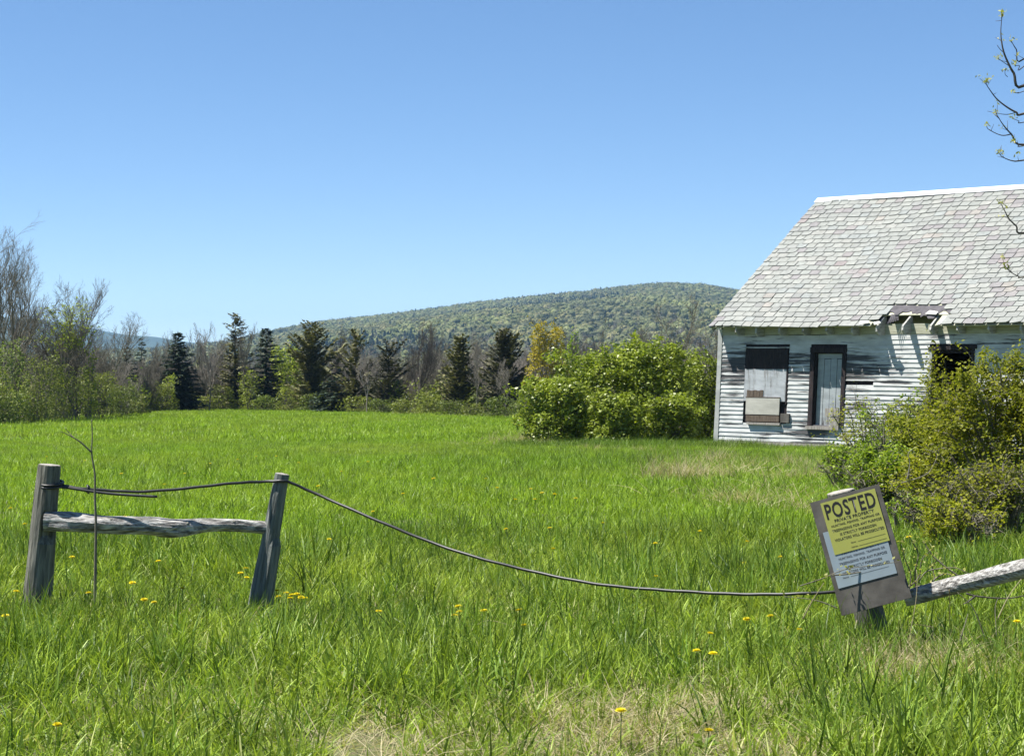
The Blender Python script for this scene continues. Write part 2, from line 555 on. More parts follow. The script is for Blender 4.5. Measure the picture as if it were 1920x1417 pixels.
def leaves(C, size, up=0.35, seed=0, aspect=0.55, droop=0.0, nrm=None):
    """leaf quads (diamonds folded along the rib) at C"""
    r = np.random.default_rng(seed)
    n = len(C)
    d = r.normal(size=(n, 3)); d[:, 2] = d[:, 2] * .6 - droop
    d /= np.linalg.norm(d, axis=1)[:, None]
    nn = r.normal(size=(n, 3)); nn[:, 2] += up * 2
    if nrm is not None: nn = nn * .55 + nrm * 1.3
    s = np.cross(d, nn); s /= np.maximum(np.linalg.norm(s, axis=1), 1e-6)[:, None]
    nz = np.cross(s, d)
    L = (size * r.uniform(.6, 1.3, n))[:, None]
    b0 = C - d * L * .5
    tip = C + d * L * .5 - nz * L * .08
    l = C - d * L * .06 + s * L * aspect * .5 + nz * L * .06
    q = C - d * L * .06 - s * L * aspect * .5 + nz * L * .06
    return np.stack([b0, l, tip, q], 1)


def blob_points(blobs, n, seed=0, shell=.55, sub=18, subr=.22):
    """points gathered in clumps through the volume of ellipsoid blobs (cx,cy,cz,rx,ry,rz)"""
    r = np.random.default_rng(seed)
    B = np.array(blobs, float)
    vol = B[:, 3] * B[:, 4] * B[:, 5]
    pick = r.choice(len(B), n, p=vol ** .8 / np.sum(vol ** .8))
    dirs = r.normal(size=(len(B) * sub, 3)); dirs /= np.linalg.norm(dirs, axis=1)[:, None]
    rad = (shell + (1 - shell) * r.random(len(dirs)) ** .7)
    subc = dirs * rad[:, None]
    si = pick * sub + r.integers(0, sub, n)
    P = subc[si] + r.normal(size=(n, 3)) * subr
    return B[pick, :3] + P * B[pick, 3:]


def lobe_points(blobs, n, seed=0, shell=.78, core=.3):
    """leaves on the surfaces of many lobes, with gaps where the lobes part"""
    r = np.random.default_rng(seed)
    B = np.array(blobs, float)
    wgt = B[:, 3] * B[:, 5] + B[:, 3] * B[:, 4]
    wgt[0] *= core
    m = int(n * 1.9)
    pick = r.choice(len(B), m, p=wgt / wgt.sum())
    d = r.normal(size=(m, 3)); d[:, 2] += .25
    d /= np.linalg.norm(d, axis=1)[:, None]
    k = fbm2(d[:, 0] * 1.0 + pick * 7.3, d[:, 1] + d[:, 2] * 1.3 + pick * 3.1, 4.2, 3, seed + 5)
    rad = (shell + (1 - shell) * r.random(m) ** .6) * (1 + .16 * k) + np.abs(r.normal(0, .05, m))
    P = B[pick, :3] + d * rad[:, None] * B[pick, 3:]
    ok = (k > -.32) | (r.random(m) < .12)
    return P[ok][:n], d[ok][:n]


# ------------------------------------------------------------------ distant forest (reads as one mass)
def crown_core(name, m, seed, Q):
    import bmesh
    bm = bmesh.new()
    r = random.Random(seed)
    for (cx, cy, cz, sx, sz) in [(0, 0, 5.0, 3.0, 3.2)] + [(r.uniform(-1.9, 1.9), r.uniform(-1.9, 1.9), r.uniform(4.2, 7.2), r.uniform(1.3, 1.9), r.uniform(1.2, 1.8)) for _ in range(4)]:
        v0 = bmesh.ops.create_icosphere(bm, subdivisions=2, radius=1.0)['verts']
        for v in v0:
            n = v.co.copy()
            k = 1 + .26 * mnoise.noise(n * 2.3 + Vector((seed, cx, cy))) + .12 * mnoise.noise(n * 6 + Vector((cx, seed, 0)))
            v.co = Vector((cx + n.x * sx * k, cy + n.y * sx * k, cz + n.z * sz * k))
    base = [[tuple(p) for p in q] for q in Q]
    for q in base:
        vs = [bm.verts.new(p) for p in q]
        bm.faces.new(vs)
    me = bpy.data.meshes.new(name); bm.to_mesh(me); bm.free()
    me.materials.append(m)
    return link(name, me, link_it=False)


def far_crown(name, m, seed, n=150, kind='round'):
    r = np.random.default_rng(seed)
    if kind == 'round':
        bl = [(0, 0, 5.2, 3.2, 3.2, 3.4)] + [(r.uniform(-2, 2), r.uniform(-2, 2), r.uniform(4, 7.5), 1.9, 1.9, 1.8) for _ in range(5)]
        C = blob_points(bl, n, seed, .75, 14, .16)
        Q = leaves(C, 1.1, .9, seed, .9)
        return crown_core(name, m, seed, Q)
    elif kind == 'bare':
        bl = [(0, 0, 5.4, 2.6, 2.6, 4.0)]
        C = blob_points(bl, n, seed, .2, 30, .2)
        Q = leaves(C, 1.5, 0.0, seed, .18)
    else:
        h = r.random(n) ** .8
        rr = (1 - h) * 2.7 * (.55 + .45 * r.random(n)); th = r.uniform(0, 6.283, n)
        C = np.stack([rr * np.cos(th), rr * np.sin(th), .6 + h * 7.8], 1)
        Q = leaves(C, 1.15, .2, seed, .6, .5)
    return link(name, quads(name, Q, m), link_it=False)


protos = [far_crown('c', M['far_pale'], 1), far_crown('c', M['far_pale'], 2), far_crown('c', M['far_tan'], 3),
          far_crown('c', M['far_grey'], 4, 160, 'bare'), far_crown('c', M['far_conifer'], 5, 170, 'cone'), far_crown('c', M['far_conifer'], 6, 170, 'cone')]
NF = 50000
u_ = rng.random(NF)
d_ = np.sqrt(470 ** 2 + u_ * (2780 ** 2 - 470 ** 2))
bx = rng.uniform(-160, 1560, NF)
X = (bx - CX) / FPX * d_; Y = d_
Z = np.where(Y < HD0 + 5, gz(X, Y), np.maximum(hill_z(X, Y), gz(X, Y))) - .6
dens = fbm2(X, Y * .5, .012, 3, 21)
hgt = (Y - HD0) / (HD1 - HD0)
pc = np.clip(.06 + .55 * smooth01((dens - .05) / .5) + .30 * smooth01((hgt - .80) / .2), .04, .8)
pb = np.clip(.60 - hgt * 1.5, .06, .5)
t = rng.random(NF)
idx = np.where(t < pc, rng.integers(4, 6, NF), np.where(t < pc + pb, 3, np.where(rng.random(NF) < .16, 2, rng.integers(0, 2, NF))))
s_ = rng.uniform(.62, 1.1, NF) * np.where(idx >= 4, 1.05, 1.0)
scl = np.stack([s_ * rng.uniform(.85, 1.15, NF), s_, s_ * rng.uniform(.8, 1.15, NF)], 1)
scatter('hillside_forest', np.stack([X, Y, Z], 1), np.stack([rng.normal(0, .04, NF), rng.normal(0, .04, NF), rng.uniform(0, 6.28, NF)], 1), scl, idx, protos,
        'far spring woods of pale green and dark conifer crowns on the hill')


# ================================================================== house
YAW, PIT, SH = R(43.6), R(37.4), 0.054
OV, RK, VE, SL = 0.40, 0.03, 2.87, 5.45          # eave overhang, rake overhang, eave height, slope length
UE = 12.0                                        # house length
Z0 = FPX / 78.0
P0 = at(1330, 614, Z0)
E_ = Vector((math.cos(YAW), -math.sin(YAW), 0)); I_ = Vector((math.sin(YAW), math.cos(YAW), 0))
HO = P0 + E_ * (RK - SH * VE) + I_ * OV - Vector((0, 0, VE))
cP, sP = math.cos(PIT), math.sin(PIT)
YR = -OV + SL * cP                               # ridge line
HD = 2 * YR                                      # house depth


def survey(px, py, w=0.0):
    """wall coordinates (along, up) of a photograph position on the front wall plane"""
    D = at(px, py, 1.0) - camo.location
    C = camo.location - HO
    t = (w - C.dot(I_)) / D.dot(I_)
    P = C + D * t
    v = P.z
    return P.dot(E_) - SH * v, v


def survey_roof(px, py):
    D = at(px, py, 1.0) - camo.location
    C = camo.location - HO
    n = Vector((-I_.x * sP, -I_.y * sP, cP))
    p = -I_ * OV + Vector((0, 0, VE))
    t = (p - C).dot(n) / D.dot(n)
    P = C + D * t
    s = (P.z - VE) / sP
    return P.dot(E_) - SH * P.z, s


def hs(V):                                        # the racked lean of the old frame
    out = []
    for p in V:
        k = min(1.0, max(0.0, (p[2] - 2.55) / .35))
        out.append((p[0] + SH * p[2], p[1], p[2] + k * (.014 * math.sin(p[0] * 1.7 + .6) + .012 * math.sin(p[0] * .8 + 2.0) + .006 * math.sin(p[0] * 4.1 + p[1]))))
    return out


def roofp(u, s, h=0.0): return (u, -OV + s * cP - h * sP, VE + s * sP + h * cP)


house = empty('house', HO, -YAW)
tag(house, 'abandoned white clapboard house with slate roof and broken eave', 'house')


def hpart(name, mb, m, parent=house, smooth=False):
    mb.v = hs(mb.v)
    return mb.build(name, m, parent, smooth)


# --- roof deck, with the broken gap over the front eave
HU0, HU1 = survey_roof(1632, 608)[0], survey_roof(1752, 608)[0]
HS = 0.40


def slab(mb, u0, u1, s0, s1, h0, h1):
    V = [roofp(u, s, h) for h in (h0, h1) for (u, s) in ((u0, s0), (u1, s0), (u1, s1), (u0, s1))]
    mb.add(V, [(0, 3, 2, 1), (4, 5, 6, 7), (0, 1, 5, 4), (1, 2, 6, 5), (2, 3, 7, 6), (3, 0, 4, 7)])


mb = MB()
slab(mb, -RK + .02, HU0, .02, HS, -.045, -.022)
slab(mb, HU1, UE + RK - .02, .02, HS, -.045, -.022)
slab(mb, -RK + .02, UE + RK - .02, HS, SL - .004, -.045, -.022)
roof = hpart('roof', mb, M['frieze'])
mb = MB()
V = []
for h in (-.045, .012):
    for u in (-RK, UE + RK):
        for s in (0, SL):
            V.append((u, HD + OV - s * cP + h * sP, VE + s * sP + h * cP))
mb.add(V, [(0, 1, 3, 2), (4, 6, 7, 5), (0, 2, 6, 4), (2, 3, 7, 6), (3, 1, 5, 7), (1, 0, 4, 5)], (.40, .42, .39))
hpart('rear_roof', mb, M['slate'])

# --- slates
PAL = [((.44, .465, .44), 34), ((.465, .485, .455), 28), ((.425, .445, .425), 20), ((.495, .505, .475), 12), ((.395, .41, .40), 7), ((.385, .37, .38), 7), ((.42, .40, .40), 5),
       ((.435, .47, .46), 7), ((.475, .45, .415), 1.6), ((.42, .37, .37), .5)]
pw = np.array([p[1] for p in PAL], float); pw /= pw.sum()
NR = 29
EXP = SL / NR
hole_rows = {0: (1627, 1757, 610), 1: (1641, 1759, 602), 2: (1656, 1774, 593), 3: (1668, 1768, 586)}
holes = {r: (survey_roof(a, y)[0], survey_roof(b, y)[0]) for r, (a, b, y) in hole_rows.items()}
U_FRAME = 10.0
slates = []
sr = random.Random(5)
for r in range(NR):
    u = -RK - sr.uniform(0, .02) - (0.0 if r % 2 else 0.14)
    first = True
    clump = sr.random()
    while u < UE + RK - .05:
        wd = sr.uniform(.235, .315)
        if sr.random() < .05: wd *= 1.45
        if first and r % 2 == 0: wd = max(wd, .28)
        u0, u1 = max(u, -RK - .02), min(u + wd, UE + RK)
        u += wd
        first = False
        if u1 - u0 < .05: continue
        if r in holes and u1 > holes[r][0] + .10 and u0 < holes[r][1] - .06: continue
        c = PAL[int(rng.choice(len(PAL), p=pw))][0]
        if sr.random() < .12 and slates: c = last_c
        last_c = c
        k = sr.uniform(.94, 1.06) * .46
        c = tuple(x * k for x in c)
        slates.append((r, u0, u1, c))


def slate_geo(mb, r, u0, u1, c):
    s0 = r * EXP + sr.uniform(-.008, .008)
    s1 = min(s0 + EXP * 1.9, SL)
    t = sr.uniform(.016, .024)
    lift = .024 + sr.uniform(0, .006)
    g = sr.uniform(.007, .013)
    a, b = u0 + g, u1 - g
    sk = sr.uniform(-.006, .006)
    if sr.random() < .03: sk *= 5; s0 -= sr.uniform(0, .03)
    if r == 0: s0 -= sr.uniform(0, .025)
    cl = sr.choice((0, 0, .0, .03, .05)) * (sr.random() < .6)
    cr = sr.choice((0, 0, .0, .03, .06)) * (sr.random() < .75)
    P = [(a + cl, s0 - sk), (b - cr, s0 + sk), (b, s0 + cr * .8 + .004), (b, s1), (a, s1), (a, s0 + cl * .8 + .004)]
    def hh(s): return lift * (1 - (s - s0) / (EXP * 1.9)) - .017 + .002
    V = [roofp(x, s, hh(s)) for x, s in P] + [roofp(x, s, hh(s) + t) for x, s in P]
    F = [(6, 7, 8, 9, 10, 11), (0, 1, 7, 6), (1, 2, 8, 7), (2, 3, 9, 8), (5, 0, 6, 11), (4, 5, 11, 10), (5, 4, 3, 2, 1, 0)]
    mb.add(V, F, c)


def seen_size(sl):
    r, u0, u1, c = sl
    P = HO + E_ * ((u0 + u1) / 2) + Vector((0, 0, 0))
    y = P.y + r * EXP * cP * I_.y
    x = P.x + r * EXP * cP * I_.x
    px = CX + FPX * x / y
    return (u1 - u0) / y if px < 1935 else -1


order = sorted(slates, key=seen_size, reverse=True)
own = set(id(s) for s in [q for q in order if (q[2] - q[1]) < .5][:290])
rest = MB()
for q in slates:
    if id(q) in own:
        mb = MB(); slate_geo(mb, *q); hpart('slate', mb, M['slate'], roof)
    else:
        slate_geo(rest, *q)
o = hpart('slate_courses', rest, M['slate'], roof)
tag(o, kind='stuff')

# ridge cap
mb = MB()
for sgn in (0, 1):
    V = []
    for u in (-RK - .03, UE + RK):
        for (s, h) in ((SL - .19, .022), (SL + .01, .022), (SL + .01, .034), (SL - .19, .034)):
            p = roofp(u, s, h)
            V.append(p if sgn == 0 else (p[0], 2 * YR - p[1], p[2] + (.002 if sgn else 0)))
    mb.add(V, [(0, 1, 5, 4), (1, 2, 6, 5), (2, 3, 7, 6), (3, 0, 4, 7), (0, 3, 2, 1), (4, 5, 6, 7)])
hpart('ridge_cap', mb, M['white_metal'], roof)
# bargeboard along the left rake, under the slates
mb = MB()
V = [roofp(u, s, h) for u in (-RK + .022, -RK + .045) for (s, h) in ((.02, -.05), (SL, -.05), (SL, -.16), (.02, -.16))]
mb.add(V, [(0, 1, 2, 3), (7, 6, 5, 4), (0, 4, 5, 1), (1, 5, 6, 2), (2, 6, 7, 3), (3, 7, 4, 0)])
hpart('bargeboard', mb, M['corner'], roof)

# rafter tails
for px in (1385, 1422, 1465, 1509, 1553, 1601, 1648, 1697, 1748, 1800, 1857, 1917, 1978, 2042):
    u = survey(px, 625, -OV * .6)[0]
    mb = MB()
    rr = random.Random(px)
    hw = .022
    exposed = 1640 < px < 1760
    e0 = .03 + rr.uniform(0, .02) + (.0 if not exposed else rr.uniform(-.02, .03))
    tw = rr.uniform(-.012, .012)
    ta, tb = roofp(u, e0, -.047), roofp(u, .5, -.047)
    dl_ = rr.uniform(-.02, .03)
    prof = [(ta[1], ta[2]), (tb[1], tb[2]), (tb[1], VE - .19 - dl_), (-OV + .14, VE - .205 - dl_), (-OV + .05, VE - .12 - dl_)]
    V = [(u - hw + tw * (y < -.2), y, z) for y, z in prof] + [(u + hw + tw * (y < -.2), y, z) for y, z in prof]
    n = len(prof)
    F = [tuple(range(n)), tuple(range(2 * n - 1, n - 1, -1))] + [(i, i + n, (i + 1) % n + n, (i + 1) % n) for i in range(n)]
    mb.add(V, F)
    hpart('rafter_tail', mb, M['rafter'], roof)

# torn felt in the gap
mb = MB()
fu0, fu1 = survey_roof(1650, 596)[0], survey_roof(1778, 596)[0]
nu, ns = 26, 7
fr = random.Random(3)
V = []
low = [0.47 + .05 * math.sin(i * .9) + fr.uniform(-.05, .05) - (.15 if 14 < i < 21 else 0) for i in range(nu + 1)]
for j in range(ns + 1):
    for i in range(nu + 1):
        uu = fu0 + (fu1 - fu0) * i / nu
        sbot = max(low[i], .12)
        s = .74 + (sbot - .74) * j / ns
        h = .006 * fr.uniform(-1, 1) - (max(0, .40 - s) ** 1.3) * .55
        V.append(roofp(uu, s, h - .004))
F = [(j * (nu + 1) + i, j * (nu + 1) + i + 1, (j + 1) * (nu + 1) + i + 1, (j + 1) * (nu + 1) + i) for j in range(ns) for i in range(nu)]
mb.add(V, F)
o = hpart('torn_felt', mb, M['felt'], roof)
sm = o.modifiers.new('thick', 'SOLIDIFY'); sm.thickness = .006
# hanging shred and a broken sheathing board at the gap's ends
mb = MB()
a = survey_roof(1663, 600)[0]
for k in range(5):
    u = a + k * .03
    mb.add([roofp(u, .42, -.01), roofp(u + .05, .42, -.02), roofp(u + .035 + .02 * k, .16 + .03 * k, -.08), roofp(u + .015 + .02 * k, .13 + .03 * k, -.06)], [(0, 1, 2, 3)])
o = hpart('felt_shred', mb, M['felt'], roof)
sm = o.modifiers.new('thick', 'SOLIDIFY'); sm.thickness = .005
mb = MB()
a, b = survey_roof(1757, 606)[0], survey_roof(1790, 606)[0]
V = [roofp(x, s, h) for h in (-.02, .0) for x, s in ((a, .00), (a + .40, .16), (a + .36, .36), (a + .03, .30))]
mb.add(V, [(0, 3, 2, 1), (4, 5, 6, 7), (0, 1, 5, 4), (1, 2, 6, 5), (2, 3, 7, 6), (3, 0, 4, 7)])
hpart('broken_board', mb, M['panel_cream'], roof)
for (px, py, L, an) in ((1612, 611, .26, .5), (1640, 612, .20, .8), (1735, 590, .3, -.2)):
    u, s = survey_roof(px, py)
    mb = MB()
    V = []
    for h in (.03, .042):
        for x, y in ((0, 0), (L, .0), (L * .95, .10), (.03, .14)):
            V.append(roofp(u + x * math.cos(an) - y * math.sin(an), s + x * math.sin(an) * .5 + y * math.cos(an), h))
    mb.add(V, [(0, 3, 2, 1), (4, 5, 6, 7), (0, 1, 5, 4), (1, 2, 6, 5), (2, 3, 7, 6), (3, 0, 4, 7)], (.5, .5, .47))
    hpart('slipped_slate', mb, M['slate'], roof)

# --- openings of the front wall, measured on the photograph
w1a, w1t = survey(1400, 652); w1b, _ = survey(1481, 652); _, w1s = survey(1440, 792)
d1a, d1t = survey(1522, 651); d1b, _ = survey(1589, 651); _, d1s = survey(1545, 799)
w2a, w2t = survey(1745, 651); w2b, _ = survey(1829, 651); _, w2s = survey(1780, 764)
OPEN = [(w1a, w1b, w1s - .02, w1t), (d1a, d1b, d1s, d1t), (w2a, w2b, w2s, w2t)]
WT = VE - .02                                     # wall head
# wall core behind the boards
mb = MB()
segs = [(0.02, d1a + .10, 0, WT), (d1a + .10, d1b - .10, d1t - .10, WT), (d1a + .10, d1b - .10, 0, d1s), (d1b - .10, w2a + .07, 0, WT),
        (w2a + .07, w2b - .07, w2t - .07, WT), (w2a + .07, w2b - .07, 0, w2s), (w2b - .07, UE - .02, 0, WT)]
for (a, b, c, d) in segs: mb.box(a, b, .012, .14, c, d)
wall = hpart('front_wall', mb, M['dark_frame'])

# clapboards
EXPO = .1042
gap_u0, gap_v = survey(1589, 720); gap_u1, _ = survey(1638, 720)
wr = random.Random(11)


def clapboard(a, b, v, parent, back=0.0, ragged=True):
    n = max(2, int((b - a) / .45))
    mb = MB(); V = []
    ph = wr.uniform(0, 6); w0, w1 = wr.uniform(-.004, .004), wr.uniform(-.004, .004)
    bow = wr.uniform(0, .005)
    for i in range(n + 1):
        t = i / n; u = a + (b - a) * t
        dz = w0 * (1 - t) + w1 * t + .003 * math.sin(ph + u * 2.3)
        dy = -bow * abs(math.sin(ph + u * 1.7)) * (1.0 if ragged else 0)
        if i == 0: u += wr.uniform(0, .008)
        if i == n: u -= wr.uniform(0, .008)
        V += [(u, -.030 + dy, v + dz), (u, -.009 + dy, v + dz), (u, -.0075 + dy * .3, v + EXPO + .012 + dz * .5), (u, -.0125 + dy * .3, v + EXPO + .012 + dz * .5)]
    F = []
    for i in range(n):
        k = i * 4
        F += [(k, k + 4, k + 5, k + 1), (k + 1, k + 5, k + 6, k + 2), (k + 2, k + 6, k + 7, k + 3), (k + 3, k + 7, k + 4, k)]
    F += [(0, 1, 2, 3), (n * 4 + 3, n * 4 + 2, n * 4 + 1, n * 4)]
    mb.add(V, F)
    hpart('clapboard', mb, M['clap'], parent)


v = .165
row = 0
while v + EXPO < WT - .16:
    cuts = [(.095, UE - .1)]
    for (a, b, c, d) in OPEN:
        if v + EXPO * .75 > c and v + EXPO * .25 < d:
            nc = []
            for (p, q) in cuts:
                if a > p and b < q: nc += [(p, a - .004), (b + .004, q)]
                else: nc.append((p, q))
            cuts = nc
    if abs(v + EXPO * .5 - gap_v) < EXPO * .5:
        nc = []
        for (p, q) in cuts:
            if p < gap_u0 + .1 < q: nc += [(gap_u1, q)] if gap_u0 - p < .3 else [(p, gap_u0), (gap_u1, q)]
            else: nc.append((p, q))
        cuts = nc
    for (p, q) in cuts:
        while q - p > 4.2:
            L = wr.uniform(2.4, 3.8)
            clapboard(p, p + L, v, wall); p += L
        clapboard(p, q, v, wall)
    v += EXPO; row += 1
vtop = v
mb = MB(); mb.box(.095, UE - .1, -.026, .010, vtop + .012, WT + .05); hpart('frieze_board', mb, M['frieze'], wall)
mb = MB(); mb.box(.10, UE - .1, -.028, .010, -.12, .160); hpart('water_table', mb, M['grey_plank'], wall)
# corner board, slightly sprung
mb = MB()
n = 8; V = []
for i in range(n + 1):
    t = i / n; z = -.14 + (WT + .10) * t; dx = .012 * math.sin(t * 3.1) - .012 * (1 - t)
    V += [(-.034 + dx, -.040, z), (.095, -.040, z), (.095, .008, z), (-.034 + dx, .10, z)]
F = []
for i in range(n):
    k = i * 4
    F += [(k, k + 1, k + 5, k + 4), (k + 1, k + 2, k + 6, k + 5), (k + 2, k + 3, k + 7, k + 6), (k + 3, k, k + 4, k + 7)]
F += [(3, 2, 1, 0), (n * 4, n * 4 + 1, n * 4 + 2, n * 4 + 3)]
mb.add(V, F); hpart('corner_board', mb, M['corner'], wall)

# other walls
for nm, x0, x1 in (('left_gable_wall', 0.0, .13), ('right_gable_wall', UE - .13, UE)):
    mb = MB()
    V = []
    for x in (x0, x1): V += [(x, .145, -.1), (x, HD - .145, -.1), (x, HD - .145, WT), (x, YR, VE + SL * sP - .10), (x, .145, WT)]
    mb.add(V, [(4, 3, 2, 1, 0), (5, 6, 7, 8, 9)] + [(i, (i + 1) % 5, (i + 1) % 5 + 5, i + 5) for i in range(5)])
    gw = hpart(nm, mb, M['dark_frame'])
    mb = MB()
    z = .05
    while z < VE + SL * sP - .35:
        half = HD / 2 - .02 if z < WT else (VE + SL * sP - z) / math.tan(PIT) - .12
        xo = x0 if x0 == 0 else x1
        sg = -1 if x0 == 0 else 1
        ya, yb = YR - half + .10, YR + half
        V = []
        for yy in (ya, yb): V += [(xo + sg * .028, yy, z), (xo + sg * .004, yy, z), (xo + sg * .004, yy, z + EXPO + .012), (xo + sg * .010, yy, z + EXPO + .012)]
        mb.add(V, [(0, 4, 5, 1), (1, 5, 6, 2), (2, 6, 7, 3), (3, 7, 4, 0), (0, 1, 2, 3), (7, 6, 5, 4)])
        z += EXPO
    o = hpart('gable_siding', mb, M['clap'], gw); tag(o, kind='stuff')
mb = MB(); mb.box(0.0, UE, HD - .14, HD, -.1, WT); hpart('rear_wall', mb, M['clap'])
mb = MB(); mb.box(.14, UE - .14, .16, HD - .16, -.06, -.01); hpart('floor', mb, M['brown_board'])

# --- boarded window
win = empty('boarded_window'); win.parent = house


def rect(px0, py0, px1, py1):
    a, t_ = survey(px0, py0); b, _ = survey(px1, py0); _, s_ = survey((px0 + px1) / 2, py1)
    return a, b, s_, t_


mb = MB()
a, b, s_, t_ = w1a, w1b, w1s, w1t
_, tar = survey(1440, 690)
mb.box(a + .015, b - .015, -.036, .012, tar - .02, t_ - .012); hpart('tarred_panel', mb, M['dark_frame'], win)
mb = MB(); _, q = survey(1440, 752)
mb.box(a + .010, b - .04, -.044, .012, q, tar - .024); hpart('painted_panel', mb, M['panel_white'], win)
mb = MB(); mb.box(b - .036, b - .004, -.040, .012, q - .06, tar - .024); hpart('jamb', mb, M['dark_frame'], win)
mb = MB(); mb.box(a - .02, b + .02, -.050, .012, t_ - .010, t_ + .018); hpart('drip_cap', mb, M['clap'], win)
x0, x1, y0, y1 = rect(1402, 745, 1465, 777)
mb = MB(); mb.box(x0, x1, -.068, -.047, y0, y1); hpart('cream_panel', mb, M['panel_cream'], win)
mb = MB(); mb.box(x0 - .01, x1 + .01, -.072, -.047, y1 + .002, y1 + .022); hpart('ledge', mb, M['brown_board'], win)
x0, x1, y0, y1 = rect(1402, 778, 1464, 790)
mb = MB(); mb.box(x0, x1, -.072, -.030, y0, y1); hpart('brown_board', mb, M['brown_board'], win)
x0, x1, y0, y1 = rect(1404, 791, 1466, 796)
mb = MB(); mb.box(x0, x1, -.095, -.028, y0, y1); hpart('window_sill', mb, M['grey_plank'], win)
x0, x1, y0, y1 = rect(1467, 775, 1483, 792)
mb = MB(); mb.box(x0, x1, -.078, -.030, y0, y1); hpart('wood_block', mb, M['board_wood'], win)
for k in range(5):
    x0, x1, y0, y1 = rect(1403 + k * 6.2, 731 + (k % 2), 1408.6 + k * 6.2, 743.5)
    mb = MB(); mb.box(x0, x1, -.056 - .003 * (k % 2), -.046, y0 + .004, y1); hpart('shingle', mb, M['brown_board'], win)

# --- door in its dark frame
door = empty('door'); door.parent = house
a, b, s_, t_ = d1a, d1b, d1s, d1t
cw = .115
for nm, bx_ in (('door_casing', (a, a + cw, -.045, .012, s_, t_ - .125)), ('door_casing', (b - cw * .9, b, -.045, .012, s_, t_ - .125)), ('door_casing', (a - .01, b + .01, -.047, .012, t_ - .122, t_)),
                ('door_jamb', (a + cw + .002, a + cw + .022, .0125, .16, s_, t_ - .125)), ('door_jamb', (b - cw * .9 - .022, b - cw * .9 - .002, .0125, .16, s_, t_ - .125)),
                ('door_jamb', (a + cw + .024, b - cw * .9 - .024, .0125, .16, t_ - .145, t_ - .125))):
    mb = MB(); mb.box(*bx_); hpart(nm, mb, M['dark_frame'], door)
dl, dr = a + cw + .03, b - cw * .9 - .03
mb = MB(); mb.box(dl, dr, .095, .135, s_ + .01, t_ - .15); slabd = hpart('door_slab', mb, M['dark_frame'], door)
mb = MB(); mb.box(dl + .004, dr - .004, .070, .094, t_ - .26, t_ - .152); hpart('door_rail', mb, M['door_paint'], door)
npl = 4
pw_ = (dr - dl) / npl
for k in range(npl):
    mb = MB(); mb.box(dl + k * pw_ + .006, dl + (k + 1) * pw_ - .006, .078 + .003 * (k % 2), .094, s_ + .015, t_ - .264 - .01 * (k % 2)); hpart('door_plank', mb, M['door_paint'], door)
x0, x1, y0, y1 = rect(1514, 799, 1566, 806)
mb = MB(); mb.box(x0, x1, -.10, .06, s_ - .075, s_ - .002); hpart('door_sill', mb, M['grey_plank'], door)
x0, x1, y0, y1 = rect(1549, 766, 1560, 798)
mb = MB(); mb.box(x0, x1, .02, .045, y0, y1); hpart('white_board', mb, M['panel_white'], door)
x0, x1, y0, y1 = rect(1561, 781, 1576, 806)
mb = MB(); mb.box(x0, x1, -.075, -.050, y0, y1); hpart('grey_plank', mb, M['grey_plank'], door)
x0, x1, y0, y1 = rect(1551, 765, 1576, 780)
mb = MB(); mb.box(x0, x1, -.085, -.060, y0, y1); hpart('grey_plank', mb, M['grey_plank'], door)

# --- open window on the right
win = empty('open_window'); win.parent = house
a, b, s_, t_ = w2a, w2b, w2s, w2t
mb = MB(); mb.box(a, a + .07, -.045, .012, s_, t_ - .075); hpart('window_casing', mb, M['corner'], win)
mb = MB(); mb.box(b - .07, b, -.045, .012, s_, t_ - .075); hpart('window_casing', mb, M['dark_frame'], win)
mb = MB()
V = []
for y in (-.060, .012): V += [(a - .03, y, t_ - .07), (b + .06, y, t_ - .03), (b + .05, y, t_ + .05), (a - .03, y, t_ + .01)]
mb.add(V, [(0, 1, 2, 3), (7, 6, 5, 4), (0, 4, 5, 1), (1, 5, 6, 2), (2, 6, 7, 3), (3, 7, 4, 0)]); hpart('head_casing', mb, M['dark_frame'], win)
mb = MB(); mb.box(a - .04, b + .04, -.09, .13, s_ - .05, s_ - .003); hpart('window_sill', mb, M['grey_plank'], win)
mb = MB(); mb.box(a + .075, a + .115, .03, .07, s_, t_ - .08); mb.box(b - .115, b - .075, .03, .07, s_, t_ - .08); mb.box(a + .116, b - .116, .03, .07, t_ - .13, t_ - .08); mb.box(a + .116, b - .116, .035, .065, (s_ + t_) / 2 - .02, (s_ + t_) / 2 + .02)
hpart('sash', mb, M['dark_frame'], win)

